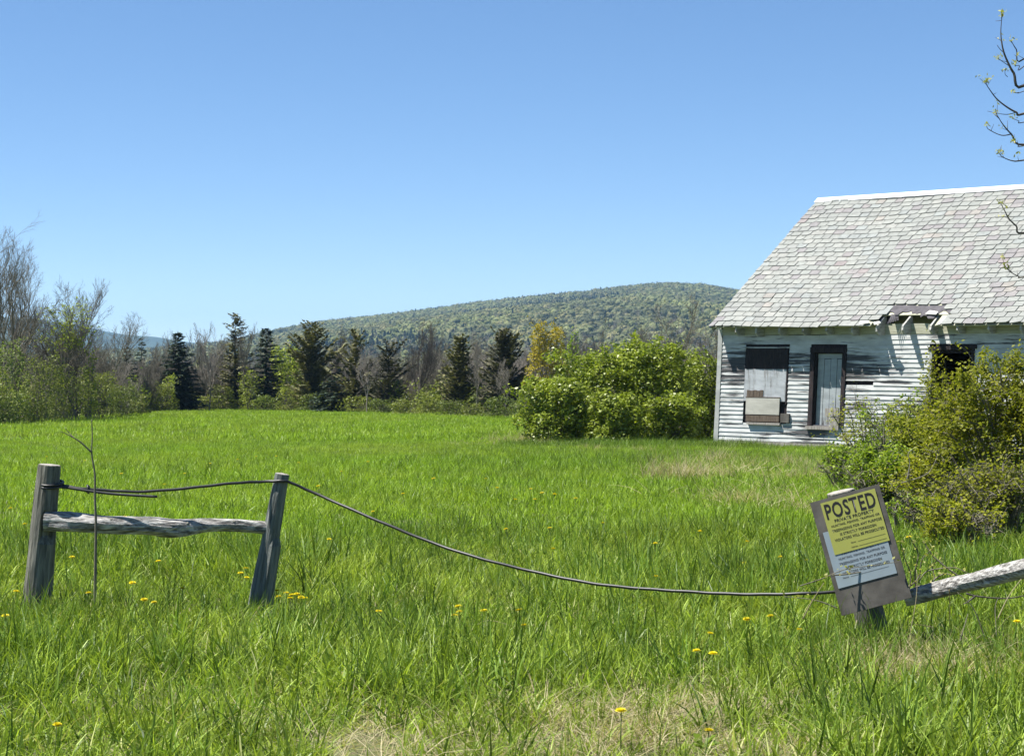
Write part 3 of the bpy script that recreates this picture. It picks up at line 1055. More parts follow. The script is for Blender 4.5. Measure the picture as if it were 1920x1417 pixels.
# ================================================================== trees and shrubs
def bare_geo(seed, h, lean=(0, 0), spread=.55, stems=1, r0=None, twigs=4, upright=.35, first=.25, fine=1.0):
    """tapered trunk with limbs and twigs; returns (trunk mesh builder, twig mesh builder, twig tips)"""
    r = random.Random(seed)
    tr, tw, tips = MB(), MB(), []
    def grow(p, d, L, rad, lev):
        n = 5 if lev == 0 else 4 if lev == 1 else 3 if lev == 2 else 2
        pts, rads = [p.copy()], [rad]
        q = p.copy(); dd = d.copy()
        for i in range(n):
            dd = (dd + Vector((r.gauss(0, 1), r.gauss(0, 1), r.gauss(0, .5))) * (.10 + .05 * lev) + Vector((0, 0, upright * (.25 if lev else .1)))).normalized()
            q = q + dd * (L / n)
            pts.append(q.copy()); rads.append(rad * (1 - .72 * (i + 1) / n))
        (tr if lev < 2 else tw).tube(pts, rads, 6 if lev == 0 else 4 if lev == 1 else 3, False)
        if lev >= twigs:
            tips.append(pts[-1]); return
        k = {0: 10, 1: 7, 2: 6, 3: 4}[lev]
        k = max(2, int(k * r.uniform(.8, 1.25)))
        for j in range(k):
            t = (first if lev == 0 else .18) + (1 - (first if lev == 0 else .18)) * (j + r.random()) / k
            t = min(t, .98)
            i = min(int(t * n), n - 1); f = t * n - i
            b = pts[i].lerp(pts[i + 1], f)
            ax = (pts[i + 1] - pts[i]).normalized()
            side = ax.orthogonal().normalized()
            side.rotate(Quaternion(ax, r.uniform(0, 6.283)))
            ang = spread * r.uniform(.6, 1.35)
            nd = (ax * math.cos(ang) + side * math.sin(ang)).normalized()
            lr = rads[i] * .62
            grow(b, nd, L * r.uniform(.38, .62) * (1.12 - .5 * t) * (1.25 if lev == 0 else 1), max(lr, .0068 * fine), lev + 1)
        tips.append(pts[-1])
    for s_ in range(stems):
        a = r.uniform(0, 6.28)
        d = Vector((lean[0] + (.0 if stems == 1 else .28 * math.cos(a)), lean[1] + (.0 if stems == 1 else .28 * math.sin(a)), 1)).normalized()
        grow(Vector((r.uniform(-.1, .1) * (stems > 1), r.uniform(-.1, .1) * (stems > 1), -.15)), d, h * (1.0 if s_ == 0 else r.uniform(.7, .95)) * .95, (r0 or h * .013) * (1 if s_ == 0 else .75), 0)
    return tr, tw, tips


def bare_tree(name, label, px, d, top, seed, m='bark', group=None, buds=None, cat='tree', basez=None, **kw):
    X = (px - CX) / FPX * d
    z0 = gzs(X, d) if basez is None else basez
    h = CAMZ + (HY - top) / FPX * d - z0
    tr, tw, tips = bare_geo(seed, h, **kw)
    zmax = max(p[2] for p in tr.v + tw.v)
    k = h / zmax
    for b_ in (tr, tw): b_.v = [(p[0] * k, p[1] * k, p[2] * k) for p in b_.v]
    o = empty(name, (X, d, z0))
    tag(o, label, cat, group)
    tr.build('trunk', M[m], o, True)
    tw.build('twigs', M[m], o, True)
    if buds:
        T = np.array([tuple(t) for t in tips]) * k
        r = np.random.default_rng(seed)
        sel = T[T[:, 2] > h * buds[3]]
        sel = sel[r.random(len(sel)) < buds[5]]
        C = np.repeat(sel, buds[1], 0) + r.normal(0, buds[2], (len(sel) * buds[1], 3))
        link('crown', quads('crown', leaves(C, buds[4], .3, seed), M[buds[0]]), o)
    return o


def conifer(name, label, px, d, top, hw, seed, m='spruce', group=None, droop=.35, ragged=.15, dens=1.0, bare_top=0, narrow=.85, up=0.0):
    X = (px - CX) / FPX * d
    z0 = gzs(X, d)
    h = CAMZ + (HY - top) / FPX * d - z0
    rad = hw * (1.2 if up == 0 else .95) / FPX * d
    r = random.Random(seed); nr = np.random.default_rng(seed)
    o = empty(name, (X, d, z0)); tag(o, label, 'tree', group)
    tr = MB()
    lx, ly = r.uniform(-.02, .02), r.uniform(-.02, .02)
    tr.tube([(lx * h * t, ly * h * t, -.1 + (h + .1) * t) for t in (0, .3, .6, .85, 1)], [h * .016, h * .013, h * .009, h * .004, .004], 6)
    Q = []
    nl = int(h / .12 * dens)
    br = MB()
    for i in range(nl):
        t = .05 + .94 * (i + r.random() * .8) / nl
        z = t * h
        L0 = rad * (1 - t) ** narrow * (1.05 if t > .12 else .85) + .05
        if bare_top and t > bare_top: L0 *= 1.6
        nb = max(3, int((6 - 2 * t) * dens * (0.45 if bare_top and t > bare_top else 1)))
        a0 = r.uniform(0, 6.28)
        for j in range(nb):
            L = L0 * r.uniform(1 - ragged * 2.2, 1 + ragged)
            if r.random() < ragged * .4: L *= 1.25
            a = a0 + 6.283 * (j + r.uniform(-.3, .3)) / nb
            ca, sa = math.cos(a), math.sin(a)
            n = max(3, int(L / .13))
            up0 = .35 * t - .05 - droop * .2 + up * r.uniform(.5, 1.3)
            P = []
            zj = z + r.uniform(-.5, .5) * h / nl * 2.2
            for k in range(n + 1):
                s = k / n
                P.append(Vector((lx * z + ca * L * s, ly * z + sa * L * s, zj + L * (up0 * s - droop * (s - .55 * s * s) * (1 - t * .8)))))
            br.tube([P[0], P[n // 2], P[-1]], [.010 + .006 * L, .007, .003], 3, False)
            for k in range(1, n + 1):
                c = P[k]
                dr = (P[k] - P[k - 1]).normalized()
                for q in range(5):
                    sd = Vector((-sa, ca, 0)) * r.choice((-1, 1)) * r.uniform(.2, 1.0)
                    g = (dr * r.uniform(.4, 1) + sd * .8 + Vector((0, 0, r.uniform(-.45, .15)))).normalized()
                    ln = r.uniform(.16, .32) * (.8 + .35 * L)
                    wv = g.cross(Vector((r.uniform(-.4, .4), r.uniform(-.4, .4), 1))).normalized() * ln * .27
                    e = c + g * ln
                    mdl = c + g * ln * .5
                    Q.append((c, mdl + wv, e, mdl - wv))
    tr.build('trunk', M['bark_dark'], o, True)
    br.build('branches', M['bark_dark'], o)
    link('crown', quads('crown', np.array([[tuple(v) for v in q] for q in Q]), M[m]), o)
    return o


def shrub(name, label, px, d, top, hw, seed, m='olive', n=2600, leaf=.09, group=None, cat='shrub', stems=9, bark='bark', base=None, blobs=9, shell=.6, flat=.8, zbase=.12, sub=18, subr=.2, twig=False, shoots=10):
    X = (px - CX) / FPX * d
    z0 = gzs(X, d) if base is None else base
    h = CAMZ + (HY - top) / FPX * d - z0
    rad = hw / FPX * d
    r = random.Random(seed)
    o = empty(name, (X, d, z0)); tag(o, label, cat, group)
    B = [(0, 0, h * .48, rad * .72, rad * .72 * flat, h * .50)]
    for k in range(blobs * 2):
        a = 6.283 * (k + r.random()) / blobs
        t = r.uniform(.2, .85)
        rr = rad * r.uniform(.40, .80) * (1.12 - .7 * max(0, t - .45))
        s = r.uniform(.17, .34)
        B.append((rr * math.cos(a), rr * math.sin(a) * flat, h * t, rad * s * 1.1, rad * s * 1.1, min(h * s * .75, h * (1 - t) * .95 + .06 * h)))
    for k in range(max(2, blobs // 3)):
        B.append((r.uniform(-.5, .5) * rad, r.uniform(-.4, .4) * rad, h * r.uniform(.74, .84), rad * .28, rad * .28, h * .16))
    if zbase < 1:
        for k in range(6):
            a = r.uniform(0, 6.283)
            B.append((rad * .62 * math.cos(a), rad * .62 * math.sin(a) * flat, h * .14, rad * .40, rad * .40, h * .16))
    C, LN = lobe_points(B, n, seed)
    okk = ((C[:, 2] > h * (.02 if zbase < 1 else .3)) & (C[:, 2] < h * 1.03))
    C, LN = C[okk], LN[okk]
    st = MB()
    ex = []
    for k in range(shoots):
        b_ = B[1 + r.randrange(len(B) - 1)]
        s0 = Vector((b_[0], b_[1], b_[2]))
        v = Vector((b_[0] * .5 + r.gauss(0, .3) * rad, b_[1] * .3 + r.gauss(0, .3) * rad, h * r.uniform(.10, .32)))
        e = s0 + v
        if e.z > h * 1.08: e.z = h * r.uniform(.95, 1.08)
        pts = spline([s0, s0.lerp(e, .5) + Vector((0, 0, .05 * h)), e], 4)
        st.tube(pts, [.008 - .0008 * i for i in range(len(pts))], 3, False)
        for p in pts[3:]:
            for q in range(max(2, int(n / 900))): ex.append((p.x + r.gauss(0, leaf * .7), p.y + r.gauss(0, leaf * .7), p.z + r.gauss(0, leaf * .6)))
    if ex: C = np.concatenate([C, np.array(ex)]); LN = np.concatenate([LN, np.random.default_rng(seed).normal(size=(len(ex), 3))])
    link('crown', quads('crown', leaves(C, leaf, .35, seed, nrm=LN), M[m]), o)
    for k in range(stems):
        b_ = B[r.randrange(len(B))]
        e = Vector((b_[0], b_[1], b_[2] + b_[5] * r.uniform(.2, .9)))
        s0 = Vector((r.uniform(-.25, .25) * rad, r.uniform(-.25, .25) * rad, -.06))
        md = s0.lerp(e, .5) + Vector((r.uniform(-.1, .1) * rad, r.uniform(-.1, .1) * rad, h * .08))
        pts = spline([s0, md, e], 4)
        st.tube(pts, [.006 + .010 * h * (1 - i / len(pts)) * .5 for i in range(len(pts))], 4, False)
        if twig:
            for q in range(10):
                p = pts[r.randrange(2, len(pts))]
                v = Vector((r.gauss(0, 1), r.gauss(0, 1), r.uniform(-.1, 1.2))).normalized() * rad * r.uniform(.15, .45)
                st.tube([p, p + v * .5 + Vector((0, 0, .03)), p + v], [.005, .0035, .002], 3, False)
    st.build('stems', M[bark], o)
    return o


# --- the wood along the left side of the field
bare_tree('bare_tree', 'tallest bare tree at the left edge with limbs spreading right', -14, 80, 396, 101, 'bark', lean=(.05, 0), spread=.62, upright=.5, first=.3)
bare_tree('bare_tree', 'bare tree with a long limb slanting up right beside the tallest', 10, 82, 470, 102, 'bark', lean=(.16, 0), spread=.5, upright=.6)
bare_tree('bare_tree', 'thin grey tree in front of the tallest bare tree', 34, 86, 540, 103, 'bark', spread=.45, upright=.6)
bare_tree('bare_tree', 'brownish bare tree just left of the budding tree', 62, 92, 590, 104, 'bark', spread=.55, stems=2)
bare_tree('budding_tree', 'budding tree with pale green leaf tufts near its top', 100, 84, 560, 105, 'bark', spread=.5, stems=2, buds=('young', 2, .08, .58, .11, .22))
bare_tree('bare_tree', 'slim bare tree with upright twigs behind the budding tree', 122, 90, 514, 106, 'bark', spread=.36, upright=.8)
bare_tree('bare_tree', 'forked bare tree with a round open crown against the sky', 162, 88, 526, 107, 'bark_dark', spread=.62, upright=.35, first=.38)
bare_tree('bare_tree', 'leaning bare tree with its crown drawn out to the right', 196, 96, 583, 108, 'bark', lean=(.24, 0), spread=.55, first=.45)
bare_tree('bare_tree', 'small twiggy tree between the forked and the leaning bare tree', 140, 96, 600, 109, 'bark', spread=.5, stems=3)
conifer('spruce_tree', 'ragged spruce left of the dark pointed spruce', 236, 116, 652, 27, 111, 'spruce', ragged=.35, dens=.8)
conifer('spruce_tree', 'slender far spruce tip between the ragged and the pointed spruce', 265, 140, 634, 17, 112, 'spruce', ragged=.3, dens=.7)
conifer('spruce_tree', 'dark pointed spruce standing clear at the field edge', 336, 121, 619, 41, 113, 'spruce', droop=.42, ragged=.16, dens=1.15)
bare_tree('bare_tree', 'thin bare sapling rising between the ragged and pointed spruces', 287, 130, 614, 114, 'bark', spread=.35, upright=.7)
bare_tree('bare_tree', 'bare tree with feathery upright top right of the pointed spruce', 374, 126, 600, 115, 'bark', spread=.34, stems=3, upright=.8)
bare_tree('bare_tree', 'bare tree with pale trunk right of the pointed spruce', 391, 122, 612, 116, 'bark_pale', spread=.4, stems=1, upright=.7)
bare_tree('bare_tree', 'small bare tree left of the loose topped hemlock', 408, 128, 625, 117, 'bark', spread=.45, stems=2)
conifer('hemlock_tree', 'tall hemlock with a loose thin top', 440, 126, 588, 40, 118, 'cedar', ragged=.5, dens=.95, bare_top=.80, up=.35)
bare_tree('bare_tree', 'thin straight tree between the hemlock and the narrow spruce', 468, 121, 600, 119, 'bark', spread=.3, upright=.8)
conifer('spruce_tree', 'narrow dark spruce beside the yellow green tree', 499, 121, 612, 25, 120, 'spruce', ragged=.22, dens=1.0, narrow=.6)
shrub('leafy_tree', 'yellow green leafy tree right of the narrow spruce', 540, 124, 644, 38, 121, 'young', 2600, .17, cat='tree', stems=14, blobs=10, zbase=1.0)
conifer('cedar_tree', 'tall brown cedar right of the yellow green tree', 585, 118, 610, 46, 122, 'cedar', ragged=.45, dens=.95, droop=.05, narrow=.5, up=.8)
bare_tree('bare_tree', 'forked bare tree behind the tall brown cedar', 614, 124, 604, 123, 'bark_dark', spread=.4, upright=.6)
conifer('cedar_tree', 'brown cedar left of the pale trunked tree', 665, 114, 628, 40, 124, 'cedar', ragged=.5, dens=.8, droop=.05, narrow=.5, up=.8)
bare_tree('bare_tree', 'tree with a pale slender trunk among the dark cedars', 688, 109, 640, 125, 'bark_pale', spread=.5, upright=.4)
conifer('cedar_tree', 'dark cedar left of the tall fan shaped bare tree', 728, 112, 648, 34, 126, 'cedar_dark', ragged=.45, dens=.8, droop=.05, narrow=.5, up=.8)
bare_tree('bare_tree', 'tall fan shaped bare tree with dark twin stems', 774, 110, 590, 127, 'bark_dark', spread=.42, stems=3, upright=.75)
conifer('spruce_tree', 'low blue dark spruce at the foot of the tall brown cedar', 622, 113, 706, 34, 128, 'spruce', ragged=.3)
conifer('cedar_tree', 'olive cedar with a broad forked top', 862, 102, 634, 33, 129, 'cedar', ragged=.35, dens=1.1, droop=.05, narrow=.5, up=.8)
bare_tree('bare_tree', 'slim bare tree between the olive and the dark cedar', 893, 101, 622, 130, 'bark_pale', spread=.45, upright=.6)
conifer('cedar_tree', 'dark many tipped cedar left of the orange tree', 946, 97, 624, 38, 131, 'cedar_dark', ragged=.32, dens=1.2, droop=.05, narrow=.5, up=.8)
bare_tree('bare_tree', 'grey dead tree standing in front of the dark many tipped cedar', 948, 95, 668, 132, 'bark_pale', spread=.5, upright=.5)
bare_tree('bare_tree', 'dark bare pole in front of the orange tree', 996, 78, 660, 133, 'bark_dark', spread=.5, lean=(.12, 0), twigs=2)
shrub('orange_tree', 'tree with orange yellow spring leaves behind the big bush', 1032, 76, 606, 46, 134, 'orange', 4200, .11, cat='tree', stems=16, blobs=12, sub=14, subr=.16, zbase=1, twig=True)
shrub('leafy_tree', 'light green tree right of the orange tree', 1074, 78, 624, 27, 135, 'fresh', 1300, .10, cat='tree', stems=12, blobs=7, zbase=1.2, twig=True)
bare_tree('bare_tree', 'bare tree with thin crossed branches right of the light green tree', 1102, 92, 588, 136, 'bark', spread=.5, upright=.6)
bare_tree('bare_tree', 'tall bare tree with two dark stems left of the house', 1262, 88, 548, 137, 'bark', spread=.5, stems=2, upright=.6)
bare_tree('bare_tree', 'small bare tree above the big bush', 1160, 90, 640, 138, 'bark', spread=.5, stems=2)
bare_tree('bare_tree', 'grey bare tree close to the house eave', 1304, 95, 590, 139, 'bark', spread=.5, stems=2)

bare_tree('bare_tree', 'bare tree cut by the left edge behind the tallest one', -36, 84, 384, 140, 'bark', spread=.5, upright=.6, stems=2)
bare_tree('bare_tree', 'upright bare tree between the tallest and the budding tree', 48, 88, 505, 141, 'bark', spread=.45, upright=.7, stems=2)
bare_tree('bare_tree', 'bare tree with crooked limbs right of the budding tree', 146, 87, 560, 142, 'bark_dark', spread=.6, upright=.5, stems=2)
# --- understorey along the field's left edge
E_D = {'olive': ('olive', .10)}
for (px, d, top, hw, m, n, lf, lab) in (
        (6, 75, 640, 60, 'olive_deep', 3600, .085, 'large dark olive shrub at the left edge below the tall bare trees'),
        (-30, 72, 690, 60, 'olive', 2400, .09, 'pale olive shrub cut off by the left edge'),
        (78, 79, 668, 52, 'olive', 3000, .085, 'tall olive shrub below the brownish bare tree'),
        (132, 82, 680, 52, 'olive', 3200, .085, 'rounded olive shrub below the forked bare tree'),
        (182, 86, 700, 48, 'olive', 2800, .085, 'broad olive shrub below the leaning bare tree'),
        (232, 93, 722, 36, 'olive_deep', 2000, .085, 'fine twigged olive shrub left of the ragged spruce'),
        (16, 72.5, 728, 50, 'olive_deep', 2400, .085, 'low leafy shrub in the near left corner of the wood'),
        (66, 75, 752, 26, 'olive', 900, .085, 'small low shrub at the grass edge left of the sapling tip'),
        (168, 84, 664, 16, 'young', 500, .12, 'small light green tree in front of the forked bare tree'),
        (262, 104, 738, 20, 'olive', 900, .10, 'low olive shrub below the ragged spruce'),
        (300, 117, 718, 32, 'olive', 1700, .11, 'green shrub left of the dark pointed spruce'),
        (316, 118, 702, 18, 'young', 800, .11, 'bright young tree touching the dark pointed spruce'),
        (386, 124, 742, 22, 'olive', 900, .11, 'thin green shrub right of the dark pointed spruce'),
        (420, 122, 722, 26, 'olive', 1200, .11, 'olive shrub below the hemlock'),
        (468, 120, 695, 24, 'young', 1300, .11, 'light green young tree in front of the narrow spruce'),
        (500, 119, 742, 26, 'olive_deep', 1100, .11, 'low green shrub below the narrow spruce'),
        (548, 119, 726, 34, 'olive', 1500, .11, 'dull olive shrub below the yellow green tree'),
        (590, 116, 736, 34, 'olive_deep', 1300, .11, 'dark low shrub below the tall brown cedar'),
        (668, 112, 742, 34, 'olive', 1300, .10, 'low pale shrub below the pale trunked tree'),
        (716, 110, 748, 30, 'olive_deep', 1200, .10, 'low green shrub at the grass edge left of the fan shaped tree'),
        (737, 112, 712, 22, 'young', 1000, .11, 'bright green young tree left of the fan shaped bare tree'),
        (764, 105, 748, 32, 'olive', 1300, .10, 'leafy low shrub below the fan shaped bare tree'),
        (806, 104, 735, 36, 'olive', 1500, .10, 'olive shrub between the fan shaped tree and the olive cedar'),
        (850, 99, 752, 36, 'olive_deep', 1500, .095, 'leafy low shrub below the olive cedar'),
        (884, 97, 755, 24, 'olive', 900, .095, 'small low shrub right of the olive cedar'),
        (942, 91, 742, 44, 'olive_deep', 2400, .09, 'rounded dark green shrub below the dark many tipped cedar'),
        (985, 84, 735, 30, 'olive_deep', 1300, .085, 'dark shrub between the dark cedar and the big bush')):
    nm = 'young_tree' if 'tree' in lab.split(' below')[0].split(' left')[0].split(' touching')[0].split(' in front')[0] else 'shrub'
    shrub(nm, lab, px, d, top, hw, int(px) + 4000, m, n, lf, 'understorey along the field edge', cat='tree' if nm == 'young_tree' else 'shrub', twig=True, stems=10)

# --- background saplings behind the edge, all alike
tmpl = []
for k in range(4):
    tr, tw, tips = bare_geo(300 + k, 6.0, spread=.42, stems=1 + k % 3, upright=.7)
    tmpl.append((tr.mesh('trunk', M['bark'], True), tw.mesh('twigs', M['bark'], True), max(p[2] for p in tr.v + tw.v)))
r = random.Random(77)
for k in range(60):
    px = -40 + k * 22.6 + r.uniform(-12, 12)
    d = r.uniform(132, 175) if px < 900 else r.uniform(110, 150)
    X = (px - CX) / FPX * d
    a, b, zz = tmpl[k % 4]
    top = r.uniform(612, 668)
    z0 = gzs(X, d)
    h = CAMZ + (HY - top) / FPX * d - z0
    o = empty('sapling', (X, d, z0), r.uniform(0, 6.28)); o.scale = (h / zz,) * 3
    zone = ('the tall bare trees at the left edge' if px < 100 else 'the forked and leaning bare trees' if px < 215 else 'the ragged spruce' if px < 305 else 'the dark pointed spruce' if px < 385 else 'the hemlock' if px < 480
            else 'the yellow green tree' if px < 560 else 'the tall brown cedar' if px < 640 else 'the pale trunked tree' if px < 740 else 'the fan shaped bare tree' if px < 825 else 'the olive cedar' if px < 905 else 'the dark many tipped cedar' if px < 1000
            else 'the orange tree' if px < 1100 else 'the big green bush')
    tag(o, 'thin grey sapling in the thicket behind ' + zone, 'tree', 'saplings behind ' + zone)
    link('trunk', a, o); link('twigs', b, o)
conifer_src = conifer('dark_conifer', 'dark conifer in the thicket behind the field edge trees', 120, 140, 690, 34, 401, 'cedar_dark', 'conifers behind the field edge', ragged=.4, dens=.7)
parts_ = list(conifer_src.children)
NEAR = ['below the tall bare trees at the left', 'behind the ragged spruce', 'left of the pointed spruce', 'right of the pointed spruce', 'behind the bare tree left of the hemlock', 'behind the yellow green tree', 'left of the tall brown cedar', 'right of the tall brown cedar', 'behind the pale trunked tree', 'left of the fan shaped bare tree', 'left of the olive cedar', 'between the olive and the dark many tipped cedar', 'behind the dark many tipped cedar', 'behind the big green bush']
conifer_src['label'] = 'dark conifer in the thicket behind the budding tree'
for k, (px, d, s) in enumerate(((40, 120, 1.0), (210, 135, 1.0), (290, 150, .95), (365, 150, 1.1), (415, 145, 1.05), (520, 140, 1.1), (560, 135, 1.15), (640, 135, 1.15), (700, 130, 1.1), (752, 128, 1.0), (826, 125, .9), (905, 118, 1.0), (980, 112, 1.0), (1130, 105, .8))):
    X = (px - CX) / FPX * d
    o = conifer_src.copy(); COL.objects.link(o); o.location = (X, d, gzs(X, d)); o.scale = (s, s, s * .95); o.rotation_euler = (0, 0, k * 1.3); o['label'] = 'dark conifer in the thicket ' + NEAR[k]
    for p in parts_:
        c_ = p.copy(); COL.objects.link(c_); c_.parent = o

# --- brush filling the wood behind the edge (nobody could count it)
def brush(m, seed, n):
    C = blob_points([(0, 0, .8, .9, .9, .8), (.4, .1, 1.2, .6, .6, .5), (-.5, -.2, 1.0, .6, .6, .5)], n, seed, .3, 30, .25)
    C = C[(C[:, 2] > 0) & (C[:, 2] < 2)]
    return link('b', quads('b', leaves(C, .15, .2, seed, .55), M[m]), link_it=False)
def twig_brush(seed, m):
    tr, tw, _ = bare_geo(seed, 3.0, spread=.5, stems=3, upright=.8, first=.1, fine=1.2)
    tr.add(tw.v, tw.f)
    return link('b', tr.mesh('b', M[m], True), link_it=False)
bp = [brush('olive', 81, 320), brush('olive_deep', 83, 340), twig_brush(350, 'bark'), twig_brush(351, 'bark_pale'), twig_brush(352, 'bark')]
q = np.random.default_rng(84)
nb_ = 2600
bpx = q.uniform(-80, 1500, nb_)
e0 = np.interp(bpx, [-100, 0, 100, 250, 380, 640, 960, 1500], [84, 86, 92, 112, 131, 124, 100, 96])
bd_ = e0 + q.random(nb_) ** 1.3 * 80
bX = (bpx - CX) / FPX * bd_
kind_ = q.choice(5, nb_, p=[.30, .22, .16, .18, .14])
sz = np.where(kind_ < 2, q.uniform(.7, 1.4, nb_), q.uniform(.45, .95, nb_))
scatter('thicket_brush', np.stack([bX, bd_, gz(bX, bd_) - .1], 1), np.stack([q.normal(0, .08, nb_), q.normal(0, .08, nb_), q.uniform(0, 6.28, nb_)], 1), np.stack([sz, sz, sz * q.uniform(.8, 1.2, nb_)], 1), kind_, bp,
        'tangle of brush and twigs filling the wood behind the field edge')

# --- big bushes beside the house
for (px, d, top, hw, n, sd, lab) in ((1042, 48.5, 712, 66, 9000, 501, 'front left lobe of the big green bush, low and rounded'),
                                     (1120, 50.5, 664, 84, 13000, 502, 'tall green bush in the middle of the thicket left of the house'),
                                     (1228, 50.0, 640, 88, 15000, 503, 'tallest green bush of the thicket left of the house'),
                                     (1150, 47.8, 738, 54, 6000, 504, 'low green bush in front of the tallest ones'),
                                     (1262, 48.2, 742, 50, 5500, 505, 'low green bush nearest the corner of the house'),
                                     (1318, 51.5, 664, 56, 7000, 506, 'green bush half hidden behind the corner of the house')):
    shrub('green_bush', lab, px, d, top, hw, sd, 'honey', n, .098, 'thicket left of the house', 'bush', 14, blobs=13, twig=True, shoots=26)
shrub('leafy_tree', 'yellow green tree rising just above the big bush', 1192, 55, 638, 36, 507, 'young', 2200, .085, cat='tree', stems=12, blobs=7, zbase=1, twig=True)

# --- shrubs in front of the house on the right
def wild_shrub(name, label, px, d, top, hw, seed, m, n, leaf, stems=26, group=None, base=None):
    """many arching canes with leaves set along their twigs"""
    X = (px - CX) / FPX * d
    z0 = gzs(X, d) if base is None else base
    h = CAMZ + (HY - top) / FPX * d - z0
    rad = hw / FPX * d
    r = random.Random(seed); nr = np.random.default_rng(seed)
    o = empty(name, (X, d, z0)); tag(o, label, 'shrub', group)
    st = MB(); nodes = []
    for k in range(stems):
        a = r.uniform(0, 6.283); q = r.random() ** .6
        e = Vector((rad * q * math.cos(a), rad * q * math.sin(a) * .7, h * r.uniform(.55, 1.0) * (1 - .35 * q * q)))
        s0 = Vector((e.x * .22 + r.uniform(-.1, .1), e.y * .22, -.05))
        md = s0.lerp(e, .55) + Vector((r.uniform(-.1, .1), r.uniform(-.1, .1), h * .16))
        pts = spline([s0, md, e], 6)
        st.tube(pts, [.013 * (1 - .8 * i / len(pts)) + .002 for i in range(len(pts))], 5, False)
        for j in range(13):
            i = r.randrange(3, len(pts)); p = pts[i]
            v = Vector((r.gauss(0, 1), r.gauss(0, .8), r.uniform(-.25, 1.1))).normalized() * r.uniform(.15, .42) * min(1, h / 1.5)
            tp = [p, p + v * .5 + Vector((0, 0, .03)), p + v + Vector((0, 0, -.02))]
            st.tube(tp, [.0045, .003, .0018], 3, False)
            for t in (.3, .5, .65, .8, .92, 1.0): nodes.append(p + v * t)
            if r.random() < .7:
                b_ = p + v * r.uniform(.4, .8)
                v2 = Vector((r.gauss(0, 1), r.gauss(0, 1), r.uniform(-.3, .8))).normalized() * r.uniform(.08, .2)
                st.tube([b_, b_ + v2], [.0025, .0014], 3, False)
                for t in (.4, .7, 1.0): nodes.append(b_ + v2 * t)
    Nn = np.array([tuple(p) for p in nodes])
    # foliage comes in patches: some twigs are thick with leaves, some nearly bare
    wgt = np.clip(.45 + fbm2(Nn[:, 0] + Nn[:, 1] * .5, Nn[:, 2], 5.0 / max(h, .5), 3, seed) * 1.1, .04, 1.6)
    pk = nr.choice(len(Nn), n, p=wgt / wgt.sum())
    C = Nn[pk] + nr.normal(0, .028, (n, 3))
    link('crown', quads('crown', leaves(C, leaf, .45, seed, .6), M[m]), o)
    st.build('stems', M['bark'], o)
    return o


wild_shrub('wild_shrub', 'big yellowish shrub filling the right edge before the house', 1898, 19.5, 640, 165, 601, 'yellowish', 17000, .042, 48)
wild_shrub('wild_shrub', 'yellowish shrub in front of the open window', 1770, 21.5, 716, 115, 602, 'yellowish', 12000, .042, 38)
wild_shrub('wild_shrub', 'fresh green shrub right of the door', 1690, 23, 752, 105, 603, 'fresh', 10000, .042, 34)
wild_shrub('wild_shrub', 'thin twiggy shrub growing at the door sill', 1625, 30, 738, 75, 604, 'yellowish', 1900, .042, 18)
wild_shrub('wild_shrub', 'low fresh green shrub behind the sign', 1650, 20.5, 838, 95, 605, 'fresh', 6500, .040, 30)
wild_shrub('wild_shrub', 'low olive shrub between the sign and the big yellowish shrub', 1752, 19.0, 838, 95, 607, 'yellowish', 6500, .040, 34)
wild_shrub('wild_shrub', 'low tangled brown shrub at the right edge above the fence rail', 1868, 16.6, 862, 125, 606, 'yellowish', 5200, .034, 50)
wild_shrub('wild_shrub', 'knee high green shrub right behind the sign board', 1712, 17.0, 918, 70, 608, 'fresh', 2600, .034, 22)
wild_shrub('wild_shrub', 'knee high olive shrub below the tangled brown one', 1800, 15.6, 930, 80, 609, 'yellowish', 2600, .032, 26)
wild_shrub('wild_shrub', 'low light green shrub left of the sign, before the door', 1585, 26, 838, 60, 610, 'fresh', 2400, .040, 18)

# --- climbing vine at the open window
vine = empty('window_vine', HO + E_ * (w2a + .15) + Vector((0, 0, 0)), -YAW)
tag(vine, 'leafy vine climbing in the frame of the open window', 'vine')
vr = np.random.default_rng(8)
mb = MB(); C = []
for k in range(7):
    x0 = vr.uniform(-.05, .35)
    pts = [(x0 + .12 * math.sin(k + t * 5) * t + SH * t * 2.2, -.14 + vr.uniform(-.03, .03), -.05 + t * (1.9 + .55 * (k % 3) * .5)) for t in np.linspace(0, 1, 9)]
    mb.tube(pts, [.009 - .0007 * i for i in range(9)], 4, False)
    for p in pts[3:]:
        for q in range(16): C.append((p[0] + vr.normal(0, .10), p[1] + vr.normal(0, .04) - .02, p[2] + vr.normal(0, .12)))
mb.build('stems', M['bark'], vine)
link('leaves', quads('leaves', leaves(np.array(C), .07, .3, 9, .7), M['yellowish']), vine)

